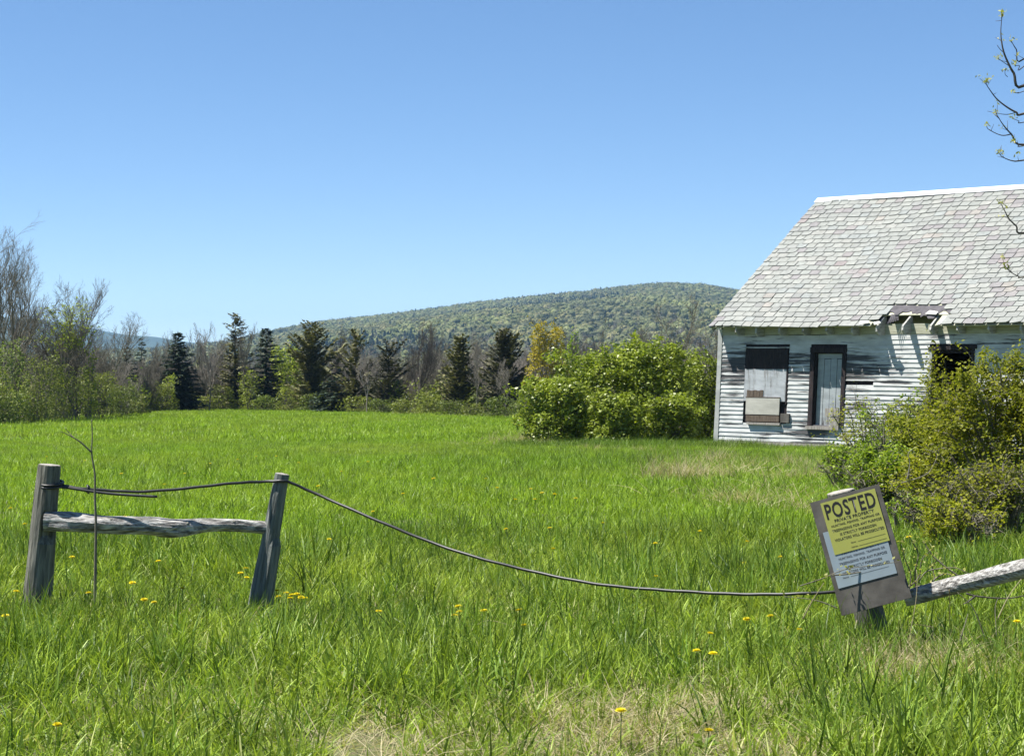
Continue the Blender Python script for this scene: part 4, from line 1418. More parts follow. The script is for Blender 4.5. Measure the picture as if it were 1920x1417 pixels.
# --- tree outside the frame on the right whose budding branches reach in
TD = 15.0
tree = empty('budding_tree', (5.05, TD, gzs(5.05, TD))); tag(tree, 'budding tree whose twigs reach in at the upper right', 'tree')
TO = tree.location
def tp(x, y, ox, oy, s=4.293, dd=0.0): return at(ox + x / s, oy + y / s, TD + dd) - TO
mb = MB()
tz = TO.z
mb.tube(spline([(0, 0, -.2), (.03, 0, 1.2), (-.06, .05, 2.6), (.08, .1, 4.2), (.02, .05, 5.8), (-.03, 0, 7.0)], 5), [.12 - .0037 * i for i in range(26)], 10)
mb.build('trunk', M['bark'], tree, True)
br = MB(); bud_at = []
def branch(pts, r0, r1=.0022, dd=0.0, ox=1780, oy=0, root=None, bud=True, tw=0):
    P = [tp(x, y, ox, oy, dd=dd) for x, y in pts]
    if root is not None: P = [Vector(root), Vector(root).lerp(P[0], .55) + Vector((0, 0, -.12))] + P
    S = spline(P, 5)
    n = len(S)
    br.tube(S, [r0 + (r1 - r0) * i / (n - 1) for i in range(n)], 5)
    if bud: bud_at.append((S[-1], 1.0))
    rr = random.Random(len(bud_at) * 7 + tw)
    for k in range(tw):
        i = rr.randrange(int(n * .45), n - 1)
        v = Vector((rr.uniform(-1, .4), rr.uniform(-.5, .5), rr.uniform(-.1, 1))).normalized() * rr.uniform(.03, .09)
        br.tube([S[i], S[i] + v], [.0022, .0013], 4)
        if rr.random() < .4: bud_at.append((S[i] + v, .45))
branch([(601, 690), (520, 590), (480, 520), (440, 425), (420, 330), (415, 240), (425, 130)], .016, root=(0, 0, 5.0), tw=7)
branch([(440, 425), (410, 400), (385, 365)], .0032, bud=False)
branch([(485, 535), (440, 505), (390, 470)], .0034)
branch([(601, 475), (540, 400), (500, 335)], .011, .0024, root=(.05, .05, 5.4), dd=.25, tw=3)
branch([(601, 535), (565, 530), (525, 530)], .006, .002, root=(.05, 0, 5.2), dd=-.2)
branch([(601, 915), (540, 905), (460, 860), (380, 795), (320, 715), (290, 670)], .013, root=(0, 0, 4.2), dd=.1, tw=6)
branch([(601, 1165), (500, 1080), (430, 1000), (375, 910)], .014, root=(.03, .1, 3.9), tw=8)
branch([(500, 1080), (420, 1090), (320, 1045), (300, 1015)], .005, .002, tw=2)
branch([(540, 905), (470, 922), (395, 915), (305, 895)], .0036, .0015, dd=.1, bud=False)
branch([(601, 985), (560, 975), (510, 955)], .006, .002, root=(.04, .1, 4.0), dd=.3)
branch([(601, 1175), (560, 1165), (515, 1150)], .006, .002, root=(.04, -.1, 3.8), dd=-.3)
branch([(601, 1290), (510, 1295), (430, 1265), (400, 1235)], .009, root=(0, 0, 3.6), dd=.2, tw=5)
branch([(470, 620), (450, 600), (448, 570)], .003, .0015)
branch([(601, 735), (560, 745), (525, 750)], .005, .0018, root=(.05, .1, 4.4), dd=.15, bud=False, tw=2)
branch([(601, 415), (540, 360), (480, 300), (440, 225), (410, 175)], .012, oy=340, root=(0, 0, 3.2), dd=-.1, tw=6)
branch([(601, 770), (560, 765), (500, 735), (465, 705)], .008, oy=340, root=(.02, 0, 2.7), tw=3)
branch([(500, 735), (450, 680), (430, 625)], .003, .0015, oy=340)
r = random.Random(9)
for k in range(14):                                # the rest of the crown, beyond the frame
    z = 3.0 + k * .28; a = r.uniform(-1.2, 1.2)
    L = r.uniform(.9, 1.6)
    p = Vector((.03, .05, z)); e = p + Vector((math.cos(a) * L, math.sin(a) * L, L * .8))
    S = spline([p, p.lerp(e, .5) + Vector((0, 0, -.1)), e], 5)
    br.tube(S, [.018 - .0015 * i for i in range(len(S))], 4)
    bud_at.append((e, 1.0))
br.build('branches', M['bark_dark'], tree, True)
C = []
for p, s in bud_at:
    for k in range(int(10 * s) + 2): C.append((p.x + r.gauss(0, .014), p.y + r.gauss(0, .014), p.z + abs(r.gauss(0, .018))))
link('buds', quads('buds', leaves(np.array(C), .032, .1, 3, .4, -.8), M['bud']), tree)

# ================================================================== fence, cable, sign
def ringed(mb, pts, rads, k, seed, amp=.08, squash=None, caps=True):
    """rough round timber: rings along pts with lumpy radius"""
    r = random.Random(seed)
    ph = [(r.uniform(0, 6.28), r.uniform(.6, 1.4)) for _ in range(6)]
    P = [Vector(p) for p in pts]; n = len(P)
    a = None; V = []
    for i in range(n):
        T = (P[min(i + 1, n - 1)] - P[max(i - 1, 0)]).normalized()
        if a is None: a = T.orthogonal().normalized()
        a = (a - T * a.dot(T)).normalized(); b = T.cross(a)
        for j in range(k):
            t = 6.28318 * j / k
            q = 1 + amp * (math.sin(2 * t + ph[0][0] + i * .22) * .5 + math.sin(3 * t + ph[1][0] + i * .4 * ph[1][1]) * .5 + math.sin(5 * t + ph[2][0] - i * .3) * .35 + .25 * math.sin(9 * t + ph[3][0]) + r.uniform(-.22, .22))
            V.append(P[i] + (a * math.cos(t) + b * math.sin(t)) * rads[i] * q)
    F = []
    for i in range(n - 1):
        for j in range(k): F.append((i * k + j, i * k + (j + 1) % k, (i + 1) * k + (j + 1) % k, (i + 1) * k + j))
    if caps: F += [tuple(range(k - 1, -1, -1)), tuple((n - 1) * k + j for j in range(k))]
    mb.add(V, F)


def post(name, label, px0, py0, px1, py1, d, r0, r1, seed, m, step=None, bury=.25, group='fence posts', mortise=None):
    a = at(px0, py0, d); b = at(px1, py1, d)
    ax = (b - a)
    base = a - ax.normalized() * bury
    o = empty(name, (a.x, a.y, gzs(a.x, a.y))); tag(o, label, 'post', group)
    mb = MB(); n = 22
    L = (b - base).length
    q = ax.normalized().to_track_quat('Z', 'Y')
    pts = [(0, 0, L * i / n) for i in range(n + 1)]
    rads = [r0 + (r1 - r0) * i / n for i in range(n + 1)]
    pts.append((0, 0, L + .003)); rads.append(r1 * .93)
    ringed(mb, pts, rads, 28, seed, .05)
    inv = q.inverted()
    if step:                                     # a split-off sliver on one side
        zs, side = step
        dv = inv @ Vector(side)
        for i, p in enumerate(mb.v):
            v = Vector((p[0], p[1], 0))
            if p[2] < zs * L and v.length > 0 and v.normalized().dot(Vector((dv.x, dv.y, 0)).normalized()) > .45: mb.v[i] = (p[0] * 1.28, p[1] * 1.28, p[2])
    if mortise:
        zc, hh, side = mortise
        dv = inv @ Vector(side); dv = Vector((dv.x, dv.y, 0)).normalized()
        for i, p in enumerate(mb.v):
            v = Vector((p[0], p[1], 0))
            if abs(p[2] - zc) < hh and v.normalized().dot(dv) > .80: mb.v[i] = (p[0] * .55, p[1] * .55, p[2])
    body = mb.build('shaft', m, o)
    body.location = base - o.location
    body.rotation_mode = 'QUATERNION'; body.rotation_quaternion = q
    # end grain
    cap = MB(); k = 24; rr = random.Random(seed)
    V = [(r1 * .93 * math.cos(6.283 * j / k) * (1 + .03 * rr.uniform(-1, 1)), r1 * .93 * math.sin(6.283 * j / k), L + .0035) for j in range(k)] + [(0, 0, L + .009)]
    cap.add(V, [(j, (j + 1) % k, k) for j in range(k)])
    c = cap.build('end_grain', M['grey_plank'], o); c.location = body.location
    c.rotation_mode = 'QUATERNION'; c.rotation_quaternion = q
    return o


D1, D2, D3 = 11.40, 11.58, 10.05
KD = .945
post('fence_post', 'thick grey fence post at the left with a rail let into it', 67, 1150, 93, 872, D1, .098, .065, 21, M['fence_wood'], mortise=(.78, .07, (.6, -.8, 0)))
post('fence_post', 'slimmer bluish grey post leaning right, holding the rail end', 485, 1134, 529, 889, D2, .074, .043, 22, M['fence_wood_blue'], step=(.62, (1, -.2, 0)))
post('fence_post', 'short post leaning left behind the posted sign', 1643, 1205, 1576, 922, D3 + .175, .080, .076, 23, M['fence_wood'])

# rails
def rail(label, pts, rads, seed, loc):
    o = empty('fence_rail', loc); tag(o, label, 'rail', 'fence rails')
    mb = MB()
    S = spline([Vector(p) - loc for p in pts], 7)
    n = len(S)
    rr = [rads[0]] * n
    for i in range(n):
        t = i / (n - 1) * (len(rads) - 1); k = min(int(t), len(rads) - 2)
        rr[i] = rads[k] + (rads[k + 1] - rads[k]) * (t - k)
    ringed(mb, S, rr, 20, seed, .10)
    mb.build('log', M['rail_wood'], o)
    kn = MB(); r = random.Random(seed)
    for i in (int(n * .3), int(n * .62), int(n * .84)):
        c = S[i] + Vector((0, -rr[i] * .75, rr[i] * .55))
        ringed(kn, [c + Vector((0, .02, -.012)), c, c + Vector((0, -.006, .005))], [.018, .015, .006], 8, i, .15)
    kn.build('knots', M['fence_wood'], o)
    return o
L0 = at(88, 977, D1 - .03)
rail('weathered wavy rail between the two left posts', [at(84, 976, D1 - .035), at(130, 979, D1 - .03), at(200, 983, D1 - .01), at(280, 986, D1 + .03), at(330, 990, D1 + .05), at(385, 985, D1 + .10), at(440, 984, D1 + .14), at(508, 991, D2)],
     [.056, .058, .056, .055, .053, .040, .040, .040], 31, L0)
L1 = at(1700, 1118, D3)
rail('weathered log rail rising from the sign to the right edge', [at(1696, 1121, D3 + .05), at(1760, 1105, D3 + .0), at(1830, 1088, D3 - .12), at(1905, 1070, D3 - .25), at(2010, 1042, D3 - .4), at(2160, 1005, D3 - .65)],
     [.040, .046, .048, .050, .052, .055], 32, L1)
post('fence_post', 'post beyond the right edge carrying the log rail', 2150, 1330, 2165, 955, D3 - .65, .075, .066, 24, M['fence_wood'])

# cable
def cable(name, label, pts, rad, loc, cat):
    o = empty(name, loc); tag(o, label, cat)
    mb = MB(); S = spline([Vector(p) - loc for p in pts], 10)
    S = [p + Vector((0, 0, .0010 * math.sin(i * .9) + .0022 * math.sin(i * .23 + 1))) for i, p in enumerate(S)]
    mb.tube(S, rad, 8); mb.build('wire_rope', M['cable'], o, True)
    return o
c0 = at(105, 906, D1)
co = cable('cable', 'black cable sagging from the left posts to the sign', [at(88, 902, D1 + .02), at(108, 907, D1 + .0), at(150, 915, D1 - .02), at(190, 919, D1), at(260, 921, D1 + .02), at(360, 914, D1 + .06), at(440, 906, D1 + .1), at(495, 902, D2 - .03), at(528, 902, D2 - .055),
      at(548, 906, D2 - .03), at(600, 928, 12.2 * KD), at(700, 973, 12.0 * KD), at(800, 1013, 11.85 * KD), at(900, 1046, 11.65 * KD), at(1000, 1072, 11.5 * KD), at(1100, 1091, 11.3 * KD), at(1200, 1103, 11.15 * KD), at(1300, 1110, 11.0 * KD), at(1400, 1113, 10.85 * KD), at(1500, 1113, 10.7 * KD), at(1585, 1109, D3 + .02), at(1625, 1106, D3 + .0)], .0088, c0, 'cable')
mb = MB()
mb.tube([p - c0 for p in spline([at(98, 912, D1 - .03), at(125, 914, D1 - .025), at(165, 920, D1 - .03), at(215, 926, D1 - .03), at(295, 931, D1 - .03)], 6)], .0080, 8)
mb.build('loose_end', M['cable'], co, True)
mb = MB()
kc = at(165, 917, D1 - .01) - c0
mb.tube([kc + Vector((.004 * math.sin(t * 3), -.018 * math.cos(t), .022 * math.sin(t))) for t in np.linspace(0, 6.6, 14)], .0065, 6)
mb.build('knot', M['cable'], co, True)
mb = MB()
for i, zz in enumerate((0, .012)):
    pc = at(96, 905, D1) - c0 + Vector((0, 0, -zz * 1.3))
    mb.tube([pc + Vector((.071 * math.cos(t), .071 * math.sin(t), .012 * math.sin(t))) for t in np.linspace(0, 6.283, 20)], .0075, 6)
mb.build('loop', M['cable'], co, True)

# sign
sc_ = at(1613.4, 1030.3, D3 - .03)
sign = empty('posted_sign', (0, 0, 0)); tag(sign, 'leaning posted sign with yellow and faded notices on a board', 'sign')
sign.location = sc_
sign.rotation_euler = (R(-10), R(-16.6), R(-13))
BW, BH = .374, .612
bw, bh = BW / 2, BH / 2
mb = MB(); mb.box(-bw, bw, -.011, .011, -bh, bh); mb.build('board', M['board_wood'], sign)


def plate(name, a0, a1, b0, b1, y, m, rot=0):
    mb = MB()
    x0, x1, z1, z0 = -bw + a0 * BW, -bw + a1 * BW, bh - b0 * BH, bh - b1 * BH
    n = 8; V = []
    for i in range(n + 1):
        for zz in (z0, z1):
            t = i / n
            V.append((x0 + (x1 - x0) * t, y, zz + (x0 + (x1 - x0) * t) * rot))
    F = [(2 * i, 2 * i + 2, 2 * i + 3, 2 * i + 1) for i in range(n)]
    mb.add(V, F)
    o = mb.build(name, m, sign)
    md = o.modifiers.new('thick', 'SOLIDIFY'); md.thickness = .0012; md.offset = 1
    return o, (x0, x1, z0, z1)


def text(parent, s, cx, cz, width, height, y, m, bold=.0, rot=0.0):
    cu = bpy.data.curves.new('lettering', 'FONT'); cu.body = s; cu.align_x = 'CENTER'; cu.align_y = 'CENTER'
    cu.size = 1.0; cu.offset = bold; cu.space_character = 1.0 + bold * 4; cu.resolution_u = 3; cu.extrude = 0.0
    t = bpy.data.objects.new('lettering_source', cu); COL.objects.link(t)
    dg = bpy.context.evaluated_depsgraph_get()
    me = bpy.data.meshes.new_from_object(t.evaluated_get(dg))
    COL.objects.unlink(t); bpy.data.objects.remove(t)
    co = np.zeros(len(me.vertices) * 3, np.float32); me.vertices.foreach_get('co', co); co = co.reshape(-1, 3)
    lo, hi = co.min(0), co.max(0)
    cn = (lo + hi) / 2
    x = (co[:, 0] - cn[0]) / (hi[0] - lo[0]) * width
    z = (co[:, 1] - cn[1]) / (hi[1] - lo[1]) * height
    out = np.stack([cx + x, np.full(len(x), y), cz + z + (cx + x) * rot], 1).astype(np.float32)
    me.vertices.foreach_set('co', out.reshape(-1)); me.materials.clear(); me.materials.append(m); me.update()
    me.name = 'lettering'
    return link('lettering', me, parent)


TXT = ['PRIVATE PROPERTY', 'HUNTING, FISHING, TRAPPING OR', 'TRESPASSING FOR ANY PURPOSE', 'IS STRICTLY FORBIDDEN', 'VIOLATORS WILL BE PROSECUTED']
TW = [.72, .88, .90, .66, .90]


def rule(parent, x0, x1, z, y, m):
    mb = MB(); mb.add([(x0, y, z), (x1, y, z), (x1, y, z + .0018), (x0, y, z + .0018)], [(0, 1, 2, 3)])
    mb.build('signature_line', m, parent)


pl, (x0, x1, z0, z1) = plate('faded_notice', .062, .90, .278, .772, -.0135, M['blue_paper'])
Wd, Ht = x1 - x0, z1 - z0
yy = -.0155
zc = z1 - Ht * .41
for i, (s, k) in enumerate(zip(TXT, TW)):
    text(pl, s, x0 + Wd * (.53), z1 - Ht * (.435 + .085 * i), Wd * k * .90, Ht * .046, yy, M['ink_faded'], .022)
text(pl, 'Name', x0 + Wd * .17, z0 + Ht * .155, Wd * .10, Ht * .03, yy, M['ink_faded'], .01)
rule(pl, x0 + Wd * .25, x0 + Wd * .9, z0 + Ht * .145, yy, M['ink_faded'])
pl, (x0, x1, z0, z1) = plate('yellow_notice', .140, .928, .030, .490, -.0160, M['yellow_paper'])
Wd, Ht = x1 - x0, z1 - z0
yy = -.0180
text(pl, 'POSTED', x0 + Wd * .5, z1 - Ht * .19, Wd * .91, Ht * .30, yy, M['ink'], .022)
for i, (s, k) in enumerate(zip(TXT, TW)):
    hgt_ = .062 if i == 0 else .052
    text(pl, s, x0 + Wd * .52, z1 - Ht * (.39 + .088 * i), Wd * k, Ht * hgt_, yy, M['ink'], .022)
for i, s in enumerate(('Name', 'Address')):
    text(pl, s, x0 + Wd * .38, z0 + Ht * (.145 - .085 * i), Wd * (.09 + .03 * i), Ht * .03, yy, M['ink'], .01)
    rule(pl, x0 + Wd * .46, x0 + Wd * .96, z0 + Ht * (.135 - .085 * i), yy, M['ink'])

# --- sapling stem in front of the rail
sp = at(178, 1128, 11.1)
sap = empty('young_sapling', sp); tag(sap, 'thin bare sapling with one side shoot before the left rail', 'sapling')
mb = MB()
S = spline([at(178, 1138, 11.1) - sp, at(179, 1060, 11.1) - sp, at(180, 985, 11.1) - sp, at(178, 930, 11.1) - sp, at(178, 890, 11.1) - sp, at(172, 850, 11.1) - sp, at(173, 820, 11.1) - sp, at(172, 786, 11.1) - sp], 5)
mb.tube(S, [.0098 - .0072 * i / (len(S) - 1) for i in range(len(S))], 7)
mb.build('stem', M['bark'], sap, True)
mb = MB()
mb.tube([p - sp for p in spline([at(172, 848, 11.1), at(150, 828, 11.07), at(128, 815, 11.05), at(114, 809, 11.03)], 4)], [.006 - .0004 * i for i in range(13)], 5)
mb.tube([p - sp for p in spline([at(140, 822, 11.05), at(130, 812, 11.07), at(122, 802, 11.07)], 3)], [.003, .003, .0028, .0025, .0022, .002, .0018], 4)
mb.build('side_shoot', M['bark'], sap, True)

# --- bramble canes round the sign post
def canes(label, polys, d, m, rad=.004, leaf=0, cat='bramble', name='bramble'):
    loc = at(polys[0][0][0], polys[0][0][1], d)
    o = empty(name, loc); tag(o, label, cat)
    mb = MB(); C = []
    r = random.Random(int(polys[0][0][0]))
    for pts in polys:
        dz = r.uniform(-.12, .12)
        S = spline([at(p[0], p[1], d + dz * (i / max(1, len(pts) - 1)) + (p[2] if len(p) > 2 else 0)) - loc for i, p in enumerate(pts)], 5)
        k = r.uniform(.8, 1.25)
        mb.tube(S, [rad * k * (1 - .6 * i / len(S)) for i in range(len(S))], 5)
        if leaf:
            for i in range(3, len(S), 3):
                for q in range(leaf): C.append(tuple(S[i] + Vector((r.gauss(0, .012), r.gauss(0, .012), abs(r.gauss(0, .012))))))
    mb.build('canes', m, o, True)
    if C: link('buds', quads('buds', leaves(np.array(C), .022, .2, 5, .6), M['bud']), o)
    return o
canes('dark budding canes crossing the foot of the sign', [
    [(1560, 1078), (1590, 1076), (1620, 1072), (1650, 1080), (1680, 1092), (1705, 1112)],
    [(1500, 1098), (1540, 1085), (1575, 1070), (1600, 1064), (1650, 1058), (1688, 1052)],
    [(1570, 1140), (1540, 1128), (1510, 1122), (1470, 1118)]], D3 - .10, M['bark'], .0042, 3)
canes('dark bramble canes rising between the sign and the rail', [
    [(1718, 1112), (1716, 1070), (1722, 1040), (1712, 1018), (1704, 1004)],
    [(1800, 1082), (1770, 1060), (1748, 1040), (1735, 1020), (1730, 1014)],
    [(1715, 1100), (1740, 1095), (1760, 1080), (1775, 1075), (1790, 1082)],
    [(1700, 1125), (1708, 1080), (1698, 1050), (1690, 1020)],
    [(1722, 1092), (1736, 1072), (1760, 1066), (1790, 1064), (1815, 1074)],
    [(1705, 1100), (1724, 1080), (1728, 1050), (1745, 1032)],
    [(1735, 1100), (1752, 1085), (1748, 1060), (1765, 1046)]], D3 + .12, M['bark'], .0045, 3)
canes('dark cane hanging under the log rail', [[(1812, 1112), (1830, 1117), (1870, 1121), (1900, 1120), (1935, 1112), (1980, 1095)], [(1828, 1117), (1815, 1128), (1806, 1132)]], D3 - .3, M['bark_dark'], .0055)
canes('thin dark weed stalks standing below the log rail', [[(1865, 1260), (1868, 1190), (1866, 1140), (1872, 1120)], [(1862, 1240), (1845, 1190), (1825, 1140), (1795, 1110)], [(1780, 1250), (1800, 1200), (1815, 1150)], [(1900, 1250), (1884, 1200), (1878, 1160)]], D3 - .5, M['bark'], .0034)
canes('long bent straw stalks leaning on the sign post', [
    [(1693, 1262), (1706, 1190), (1717, 1130), (1720, 1085), (1718, 1068)],
    [(1706, 1258), (1730, 1212), (1751, 1180), (1732, 1172), (1714, 1170)],
    [(1598, 1247), (1630, 1246), (1658, 1243), (1660, 1265)],
    [(1560, 1262), (1600, 1250), (1645, 1226), (1680, 1224)],
    [(1765, 1253), (1800, 1220), (1845, 1186)],
    [(1768, 1225), (1795, 1240), (1828, 1263)],
    [(1870, 1162), (1890, 1120), (1915, 1085)],
    [(1700, 1300), (1730, 1275), (1745, 1258), (1762, 1300)],
    [(1780, 1105), (1781, 1140), (1779, 1190)],
    [(1505, 1160), (1522, 1128), (1545, 1092)]], D3 - .35, M['straw'], .0036, cat='dead stalks', name='dead_stalks')
canes('dry straw stalks crossing in the grass below the cable', [
    [(930, 1187), (985, 1193), (1035, 1205), (1060, 1215)], [(1000, 1170), (1015, 1190), (1035, 1207)], [(960, 1215), (985, 1198), (1010, 1180)],
    [(875, 1200), (890, 1175), (915, 1163), (950, 1170), (975, 1183)], [(1018, 1205), (1022, 1180), (1028, 1150)], [(1300, 1222), (1340, 1208), (1385, 1205), (1420, 1206)]], 10.3, M['straw'], .0034, cat='dead stalks', name='dead_stalks')
canes('grey dead twig lying in the grass right of the leaning post', [[(572, 1152), (590, 1172), (612, 1192), (630, 1205)], [(612, 1192), (622, 1180), (640, 1172)], [(600, 1182), (612, 1178)]], 11.0, M['bark'], .007, cat='twig', name='dead_twig')
canes('pale dead twigs sticking up from the low shrub right of the sign', [[(1700, 900), (1706, 870), (1703, 850), (1712, 842)], [(1690, 905), (1735, 890), (1752, 868), (1756, 850), (1735, 842)], [(1700, 960), (1690, 930), (1668, 905)]], 17.5, M['bark_pale'], .005, cat='twig', name='dead_twig')

# ================================================================== meadow grass (stuff)
def tuft(name, n, rad, h0, h1, w0, w1, seed, m, bend=.5, seg=4, lie=0.0):
    r = np.random.default_rng(seed)
    V = []; F = []
    for k in range(n):
        a = r.uniform(0, 6.283); q = rad * math.sqrt(r.random())
        x, y = q * math.cos(a), q * math.sin(a)
        h = r.uniform(h0, h1); wd = r.uniform(w0, w1)
        th = r.uniform(0, 6.283)
        dx, dy = math.cos(th), math.sin(th)
        lean = r.uniform(.02, .28) + lie; bd = bend * r.uniform(.15, 1.0) ** 1.3
        tw = r.uniform(0, 3.14)
        wx, wy = math.cos(tw), math.sin(tw)
        b0 = len(V)
        ang = lean; px = py = 0.0; cx, cy, cz = x, y, -.02
        for i in range(seg + 1):
            t = i / seg
            ww = wd * (1 - t ** 1.6) * .5 + .0002
            V.append((cx - wx * ww, cy - wy * ww, cz)); V.append((cx + wx * ww, cy + wy * ww, cz))
            ang += bd / seg * (1 + t) * 1.6
            st = h / seg
            cx += dx * math.sin(ang) * st; cy += dy * math.sin(ang) * st; cz += math.cos(ang) * st
            if cz < .004: cz = .004 + .004 * r.random()
        for i in range(seg): F.append((b0 + 2 * i, b0 + 2 * i + 1, b0 + 2 * i + 3, b0 + 2 * i + 2))
    me = bpy.data.meshes.new(name); me.from_pydata(V, [], F); me.materials.append(m); me.update()
    return link(name, me, link_it=False)


def weed(name, n, seed, m):
    r = np.random.default_rng(seed); Q = []
    for k in range(n):
        a = r.uniform(0, 6.283); L = r.uniform(.04, .10); up = r.uniform(.3, 1.4)
        d = np.array([math.cos(a), math.sin(a), up]); d /= np.linalg.norm(d)
        s = np.array([-math.sin(a), math.cos(a), 0]) * L * r.uniform(.12, .2)
        b = np.array([0, 0, .01]); Q.append([b, b + d * L * .6 + s, b + d * L + np.array([0, 0, -.02]), b + d * L * .6 - s])
    return link(name, quads(name, np.array(Q), m), link_it=False)


near = [tuft('t', 17, .11, .08, .19, .006, .011, 1, M['grass'], 1.0), tuft('t', 17, .11, .11, .23, .006, .012, 2, M['grass'], .75), tuft('t', 15, .09, .13, .27, .007, .013, 3, M['grass'], 1.1),
        tuft('t', 20, .12, .06, .15, .005, .009, 4, M['grass'], 1.4), tuft('t', 16, .07, .18, .34, .007, .013, 5, M['grass_blue'], 1.0), tuft('t', 14, .06, .22, .38, .007, .013, 6, M['grass_blue'], .8),
        weed('t', 14, 7, M['weed']), tuft('t', 13, .11, .08, .22, .006, .012, 9, M['grass_pale'], 1.5, 4, .2)]
far = [tuft('t', 20, .20, .10, .21, .009, .016, 11, M['grass_far'], .8, 3), tuft('t', 20, .20, .12, .25, .009, .017, 12, M['grass_far'], .9, 3), tuft('t', 22, .16, .22, .40, .008, .014, 13, M['grass_blue'], .7, 3)]
vfar = [tuft('t', 34, .5, .13, .22, .016, .028, 14, M['grass_far'], .5, 2), tuft('t', 34, .5, .14, .25, .018, .03, 15, M['grass_far'], .5, 2)]
protos = near + far + vfar
HI = [(-1.0, 0)]


def field_pts(y0, y1, n, margin, seed):
    r = np.random.default_rng(seed)
    hw0, hw1 = .268 * y0 + margin, .268 * y1 + margin
    y = np.sqrt(y0 ** 2 + r.random(n) * (y1 ** 2 - y0 ** 2))
    x = r.uniform(-1, 1, n) * (.268 * y + margin)
    return x, y, r


P, RT, S, IX = [], [], [], []


def put(x, y, idx, s, r, lean=.08):
    n = len(x)
    z = gz(x, y)
    P.append(np.stack([x, y, z], 1)); IX.append(idx)
    RT.append(np.stack([r.normal(0, lean, n), r.normal(0, lean, n), r.uniform(0, 6.283, n)], 1))
    S.append(np.stack([s, s, s * r.uniform(.8, 1.2, n)], 1))


def house_local(x, y):
    dx, dy = x - HO.x, y - HO.y
    return dx * E_.x + dy * E_.y, dx * I_.x + dy * I_.y


def bare_patch(x, y):
    """thin, dry spots in the sward near the road side"""
    f = fbm2(x, y, 1.6, 3, 41)
    px = CX + FPX * x / y
    k = np.clip(1 - np.abs(px - 1270) / 420, 0, 1) * smooth01((9.6 - y) / 1.6)
    k2 = np.clip(1 - np.abs(px - 690) / 160, 0, 1) * smooth01((8.0 - y) / .6)
    k3 = np.clip(1 - np.abs(px - 1700) / 130, 0, 1) * smooth01((10.4 - y) / 1.0) * smooth01((y - 8.6) / .6)
    return np.clip(np.maximum(np.maximum(k, k2), k3 * .9) * (.75 + .55 * f), 0, 1)


# near sward
x, y, r = field_pts(6.2, 17.5, 20000, 1.6, 51)
dry = bare_patch(x, y)
keep = r.random(len(x)) > dry * .72
x, y, dry = x[keep], y[keep], dry[keep]
tall = fbm2(x, y, 1.1, 3, 61)
t = r.random(len(x))
pt = np.clip(.06 + .24 * np.clip(tall, 0, 1), 0, .35) * (1 - dry)
idx = np.where(t < pt, r.integers(4, 6, len(x)), np.where(t > .990, 6, np.where(t > .93 - .10 * dry, 7, np.where(tall > .15, r.integers(1, 3, len(x)), r.choice([0, 1, 3], len(x))))))
s = r.uniform(.75, 1.2, len(x)) * (1 - .3 * dry) * (1 + .18 * tall)
put(x, y, idx, s, r, .12)
# rank grass round the posts and along the fence line
fx, fy = [], []
for (px, d, n, sp_) in ((60, 11.4, 40, .3), (180, 11.1, 24, .3), (480, 11.6, 40, .3), (1640, 10.05, 30, .28), (1560, 9.8, 30, .35)):
    X = (px - CX) / FPX * d
    fx.append(r.normal(X, sp_, n)); fy.append(r.normal(d - .15, sp_ * .7, n))
X = r.uniform(-3.4, 3.2, 300); fx.append(X); fy.append(10.2 - .12 * X + r.normal(0, .6, 300) - 1.2 * r.random(300))
fx = np.concatenate(fx); fy = np.concatenate(fy)
put(fx, fy, r.integers(4, 6, len(fx)), r.uniform(.45, .8, len(fx)), r, .18)
# middle field
x, y, r = field_pts(16.5, 52, 40000, 2.5, 52)
hu, hw_ = house_local(x, y)
tall = fbm2(x, y, .5, 3, 62)
keep = ~((hu > -.05) & (hu < UE) & (hw_ > -.05) & (hw_ < HD))
x, y, tall, hu, hw_ = x[keep], y[keep], tall[keep], hu[keep], hw_[keep]
nearhouse = smooth01((y - 22) / 16) * smooth01((x - (y - 50) * .1 + 1.5) / 3)
t = r.random(len(x))
idx = np.where(t < .03 + .10 * np.clip(tall, 0, 1) + .18 * nearhouse, 10, r.integers(8, 10, len(x)))
s = r.uniform(.7, 1.1, len(x)) * (1 + .15 * tall) * np.where(idx == 10, .75, 1) * (1 - .35 * smooth01((y - 34) / 8))
put(x, y, idx, s, r, .1)
# far field
x, y, r = field_pts(50, 150, 30000, 3.0, 53)
keep = (x > -20.5 - (y - 70) * .012 + r.normal(0, .5, len(x))) & (y < 150)
hu, hw_ = house_local(x, y)
keep &= ~((hu > -.3) & (hu < UE + .3) & (hw_ > -.3) & (hw_ < HD + .3))
edge = np.interp((CX + FPX * x / y), [-100, 0, 450, 640, 960, 2000], [75, 76, 128, 121, 92, 80]) + 4
keep &= y < edge
x, y = x[keep], y[keep]
put(x, y, r.integers(11, 13, len(x)), r.uniform(.75, 1.15, len(x)), r, .06)
# rank grass at the foot of the house and bushes
X = r.uniform(-1.0, 9.0, 700); W_ = -.25 - np.abs(r.normal(0, .7, 700))
x = HO.x + E_.x * X + I_.x * W_; y = HO.y + E_.y * X + I_.y * W_
put(x, y, np.full(700, 10), r.uniform(.2, .42, 700), r, .15)
X = r.uniform(-.2, 6.0, 600); Y = 46.6 - .1 * X - np.abs(r.normal(0, .8, 600))
put(X, Y, np.full(600, 10), r.uniform(.5, .9, 600), r, .15)
scatter('meadow_grass', np.concatenate(P), np.concatenate(RT), np.concatenate(S), np.concatenate(IX), protos, 'long spring meadow grass covering the field')

